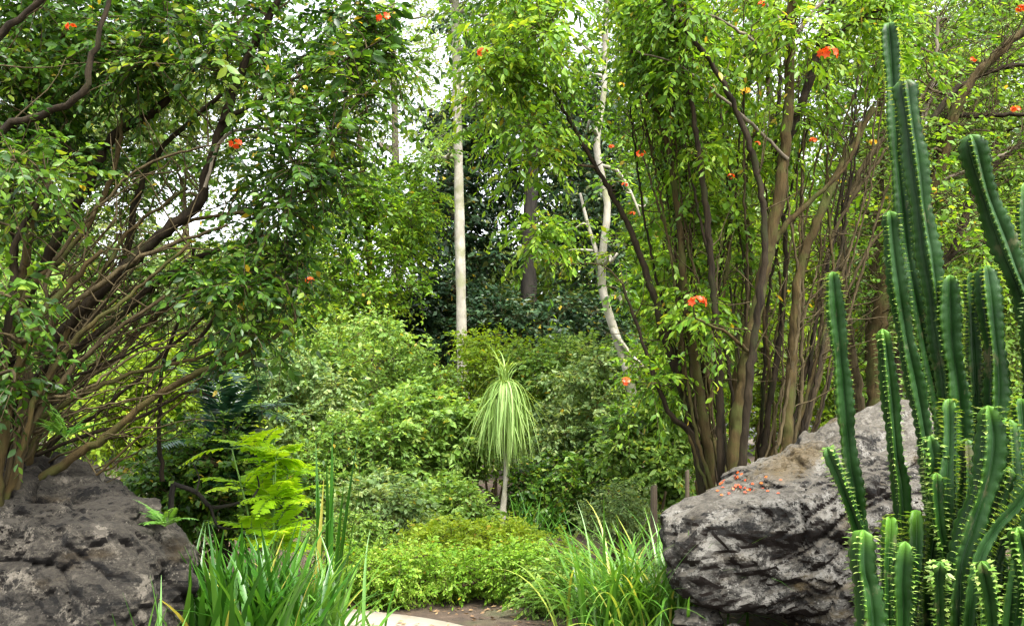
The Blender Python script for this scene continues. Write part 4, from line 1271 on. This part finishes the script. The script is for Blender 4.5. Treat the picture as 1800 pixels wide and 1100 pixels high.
# ------------------------------------------------------------------ small things
def stake(label, px, y0, y1, Y, w_, bar=False):
    a = at(px, y1, Y); b = at(px, y0, Y)
    a[2] = float(ground_z(a[0], a[1])) - .05
    bm = bmesh.new()
    bmesh.ops.create_cube(bm, size=1)
    h = b[2] - a[2]
    for v in bm.verts:
        v.co = Vector((v.co.x * w_ * (1.0 if v.co.z < 0 else .9), v.co.y * w_, (v.co.z + .5) * h + (.02 if v.co.z > 0 and v.co.x > 0 else 0)))
    bmesh.ops.bevel(bm, geom=bm.edges[:], offset=w_ * .12, segments=2, affect='EDGES')
    me = bpy.data.meshes.new('wooden_stake')
    bm.to_mesh(me); bm.free()
    me.materials.append(M['wood'])
    o = bpy.data.objects.new('wooden_stake', me)
    o.location = a
    o.rotation_euler = (.01, .015, .4)
    link(o)
    return tag(o, label, 'stake')


stake('short square brown wooden stake just left of the grey boulder', 1148, 855, 960, 9.5, .06)
stake('thin pale wooden stake close against the grey boulder\'s left top', 1207, 828, 960, 9.0, .035)


def dead_branch():
    g = np.random.default_rng(71)
    mb = MB()
    Y = 7.4
    for pts, w0, w1 in (([(305, 850), (345, 865), (370, 890), (400, 888), (440, 880), (490, 878)], 9, 4), ([(370, 890), (385, 925), (430, 928)], 6, 3), ([(440, 880), (455, 855), (450, 830)], 5, 2), ([(345, 865), (350, 840), (340, 815)], 4, 2)):
        p, r = poly(pts, Y, Y + .1, w0, w1, .04)
        tube(mb, p, r, 7, rough=.08)
    p0, r0 = poly([(305, 850), (300, 900), (310, 1000), (305, 1120)], Y, Y, 10, 12, .08)
    tube(mb, p0, r0, 7, rough=.08)
    b = p0[-1]
    tag(mb.build('dead_branch', M['bark_black'], None, b), 'bare dark crooked branch between the dark brown boulder and the lime fern', 'branch')


dead_branch()


def surface_hit(px, py):
    dg = bpy.context.evaluated_depsgraph_get()
    o = Vector((0, 0, CAMZ))
    d = Vector(at(px, py, 10)) - o
    for ob in [q for q in sc.objects if q.name.startswith('boulder')]:
        mi = ob.matrix_world.inverted()
        ok, loc, nrm, _ = ob.ray_cast(mi @ o, (mi.to_3x3() @ d).normalized())
        if ok: return np.array(ob.matrix_world @ loc), np.array(nrm)
    return None


def petals():
    g = np.random.default_rng(81)
    bpy.context.view_layer.update()
    P, N = [], []
    for i in range(44):
        r = surface_hit(g.normal(1285, 46), g.normal(850, 12))
        if r: P.append(r[0] + r[1] * .008); N.append(r[1])
    if not P: return
    P = np.array(P); N = np.array(N)
    mb = MB()
    leaves(mb, P, np.cross(N, g.normal(0, 1, N.shape)), N, .028, .022, g.uniform(0, .9, len(P)))
    tag(mb.build('petal_litter', M['petal'], None, P[0]), 'scatter of fallen orange petals on the grey boulder\'s top', 'petals', None, 'stuff')


def litter():
    g = np.random.default_rng(82)
    n = 9000
    x = g.uniform(-7, 7, n); y = g.uniform(4.2, 15, n)
    keep = (g.random(n) < .9)
    x, y = x[keep], y[keep]
    z = ground_z(x, y) + .012
    dp = np.sqrt(((x[:, None] - PATH_C[None, :, 0]) ** 2 + (y[:, None] - PATH_C[None, :, 1]) ** 2).min(1))
    keep = (dp > .82) | ((dp < .76) & (g.random(len(x)) < .45))
    z = np.where(dp < .8, np.maximum(ground_z(x, y), .02) + .045, z)
    x, y, z = x[keep], y[keep], z[keep]
    P = np.stack((x, y, z + .0), -1)
    N = np.array((0, 0, 1.0)) + g.normal(0, .3, P.shape)
    mb = MB()
    a = g.uniform(0, 6.28, len(x))
    leaves(mb, P, np.stack((np.cos(a), np.sin(a), g.normal(0, .15, len(x))), -1), N, g.uniform(.04, .09, len(x)), g.uniform(.02, .04, len(x)), g.uniform(0, .92, len(x)))
    tag(mb.build('leaf_litter', M['litter'], None, (0, 8, 0)), 'dry brown fallen leaves strewn over the soil', 'leaf litter', None, 'stuff')


M['litter'] = leaf_mat('litter', (.07, .04, .018), (.16, .095, .045), (.30, .20, .10), .1, .8)
petals()
litter()
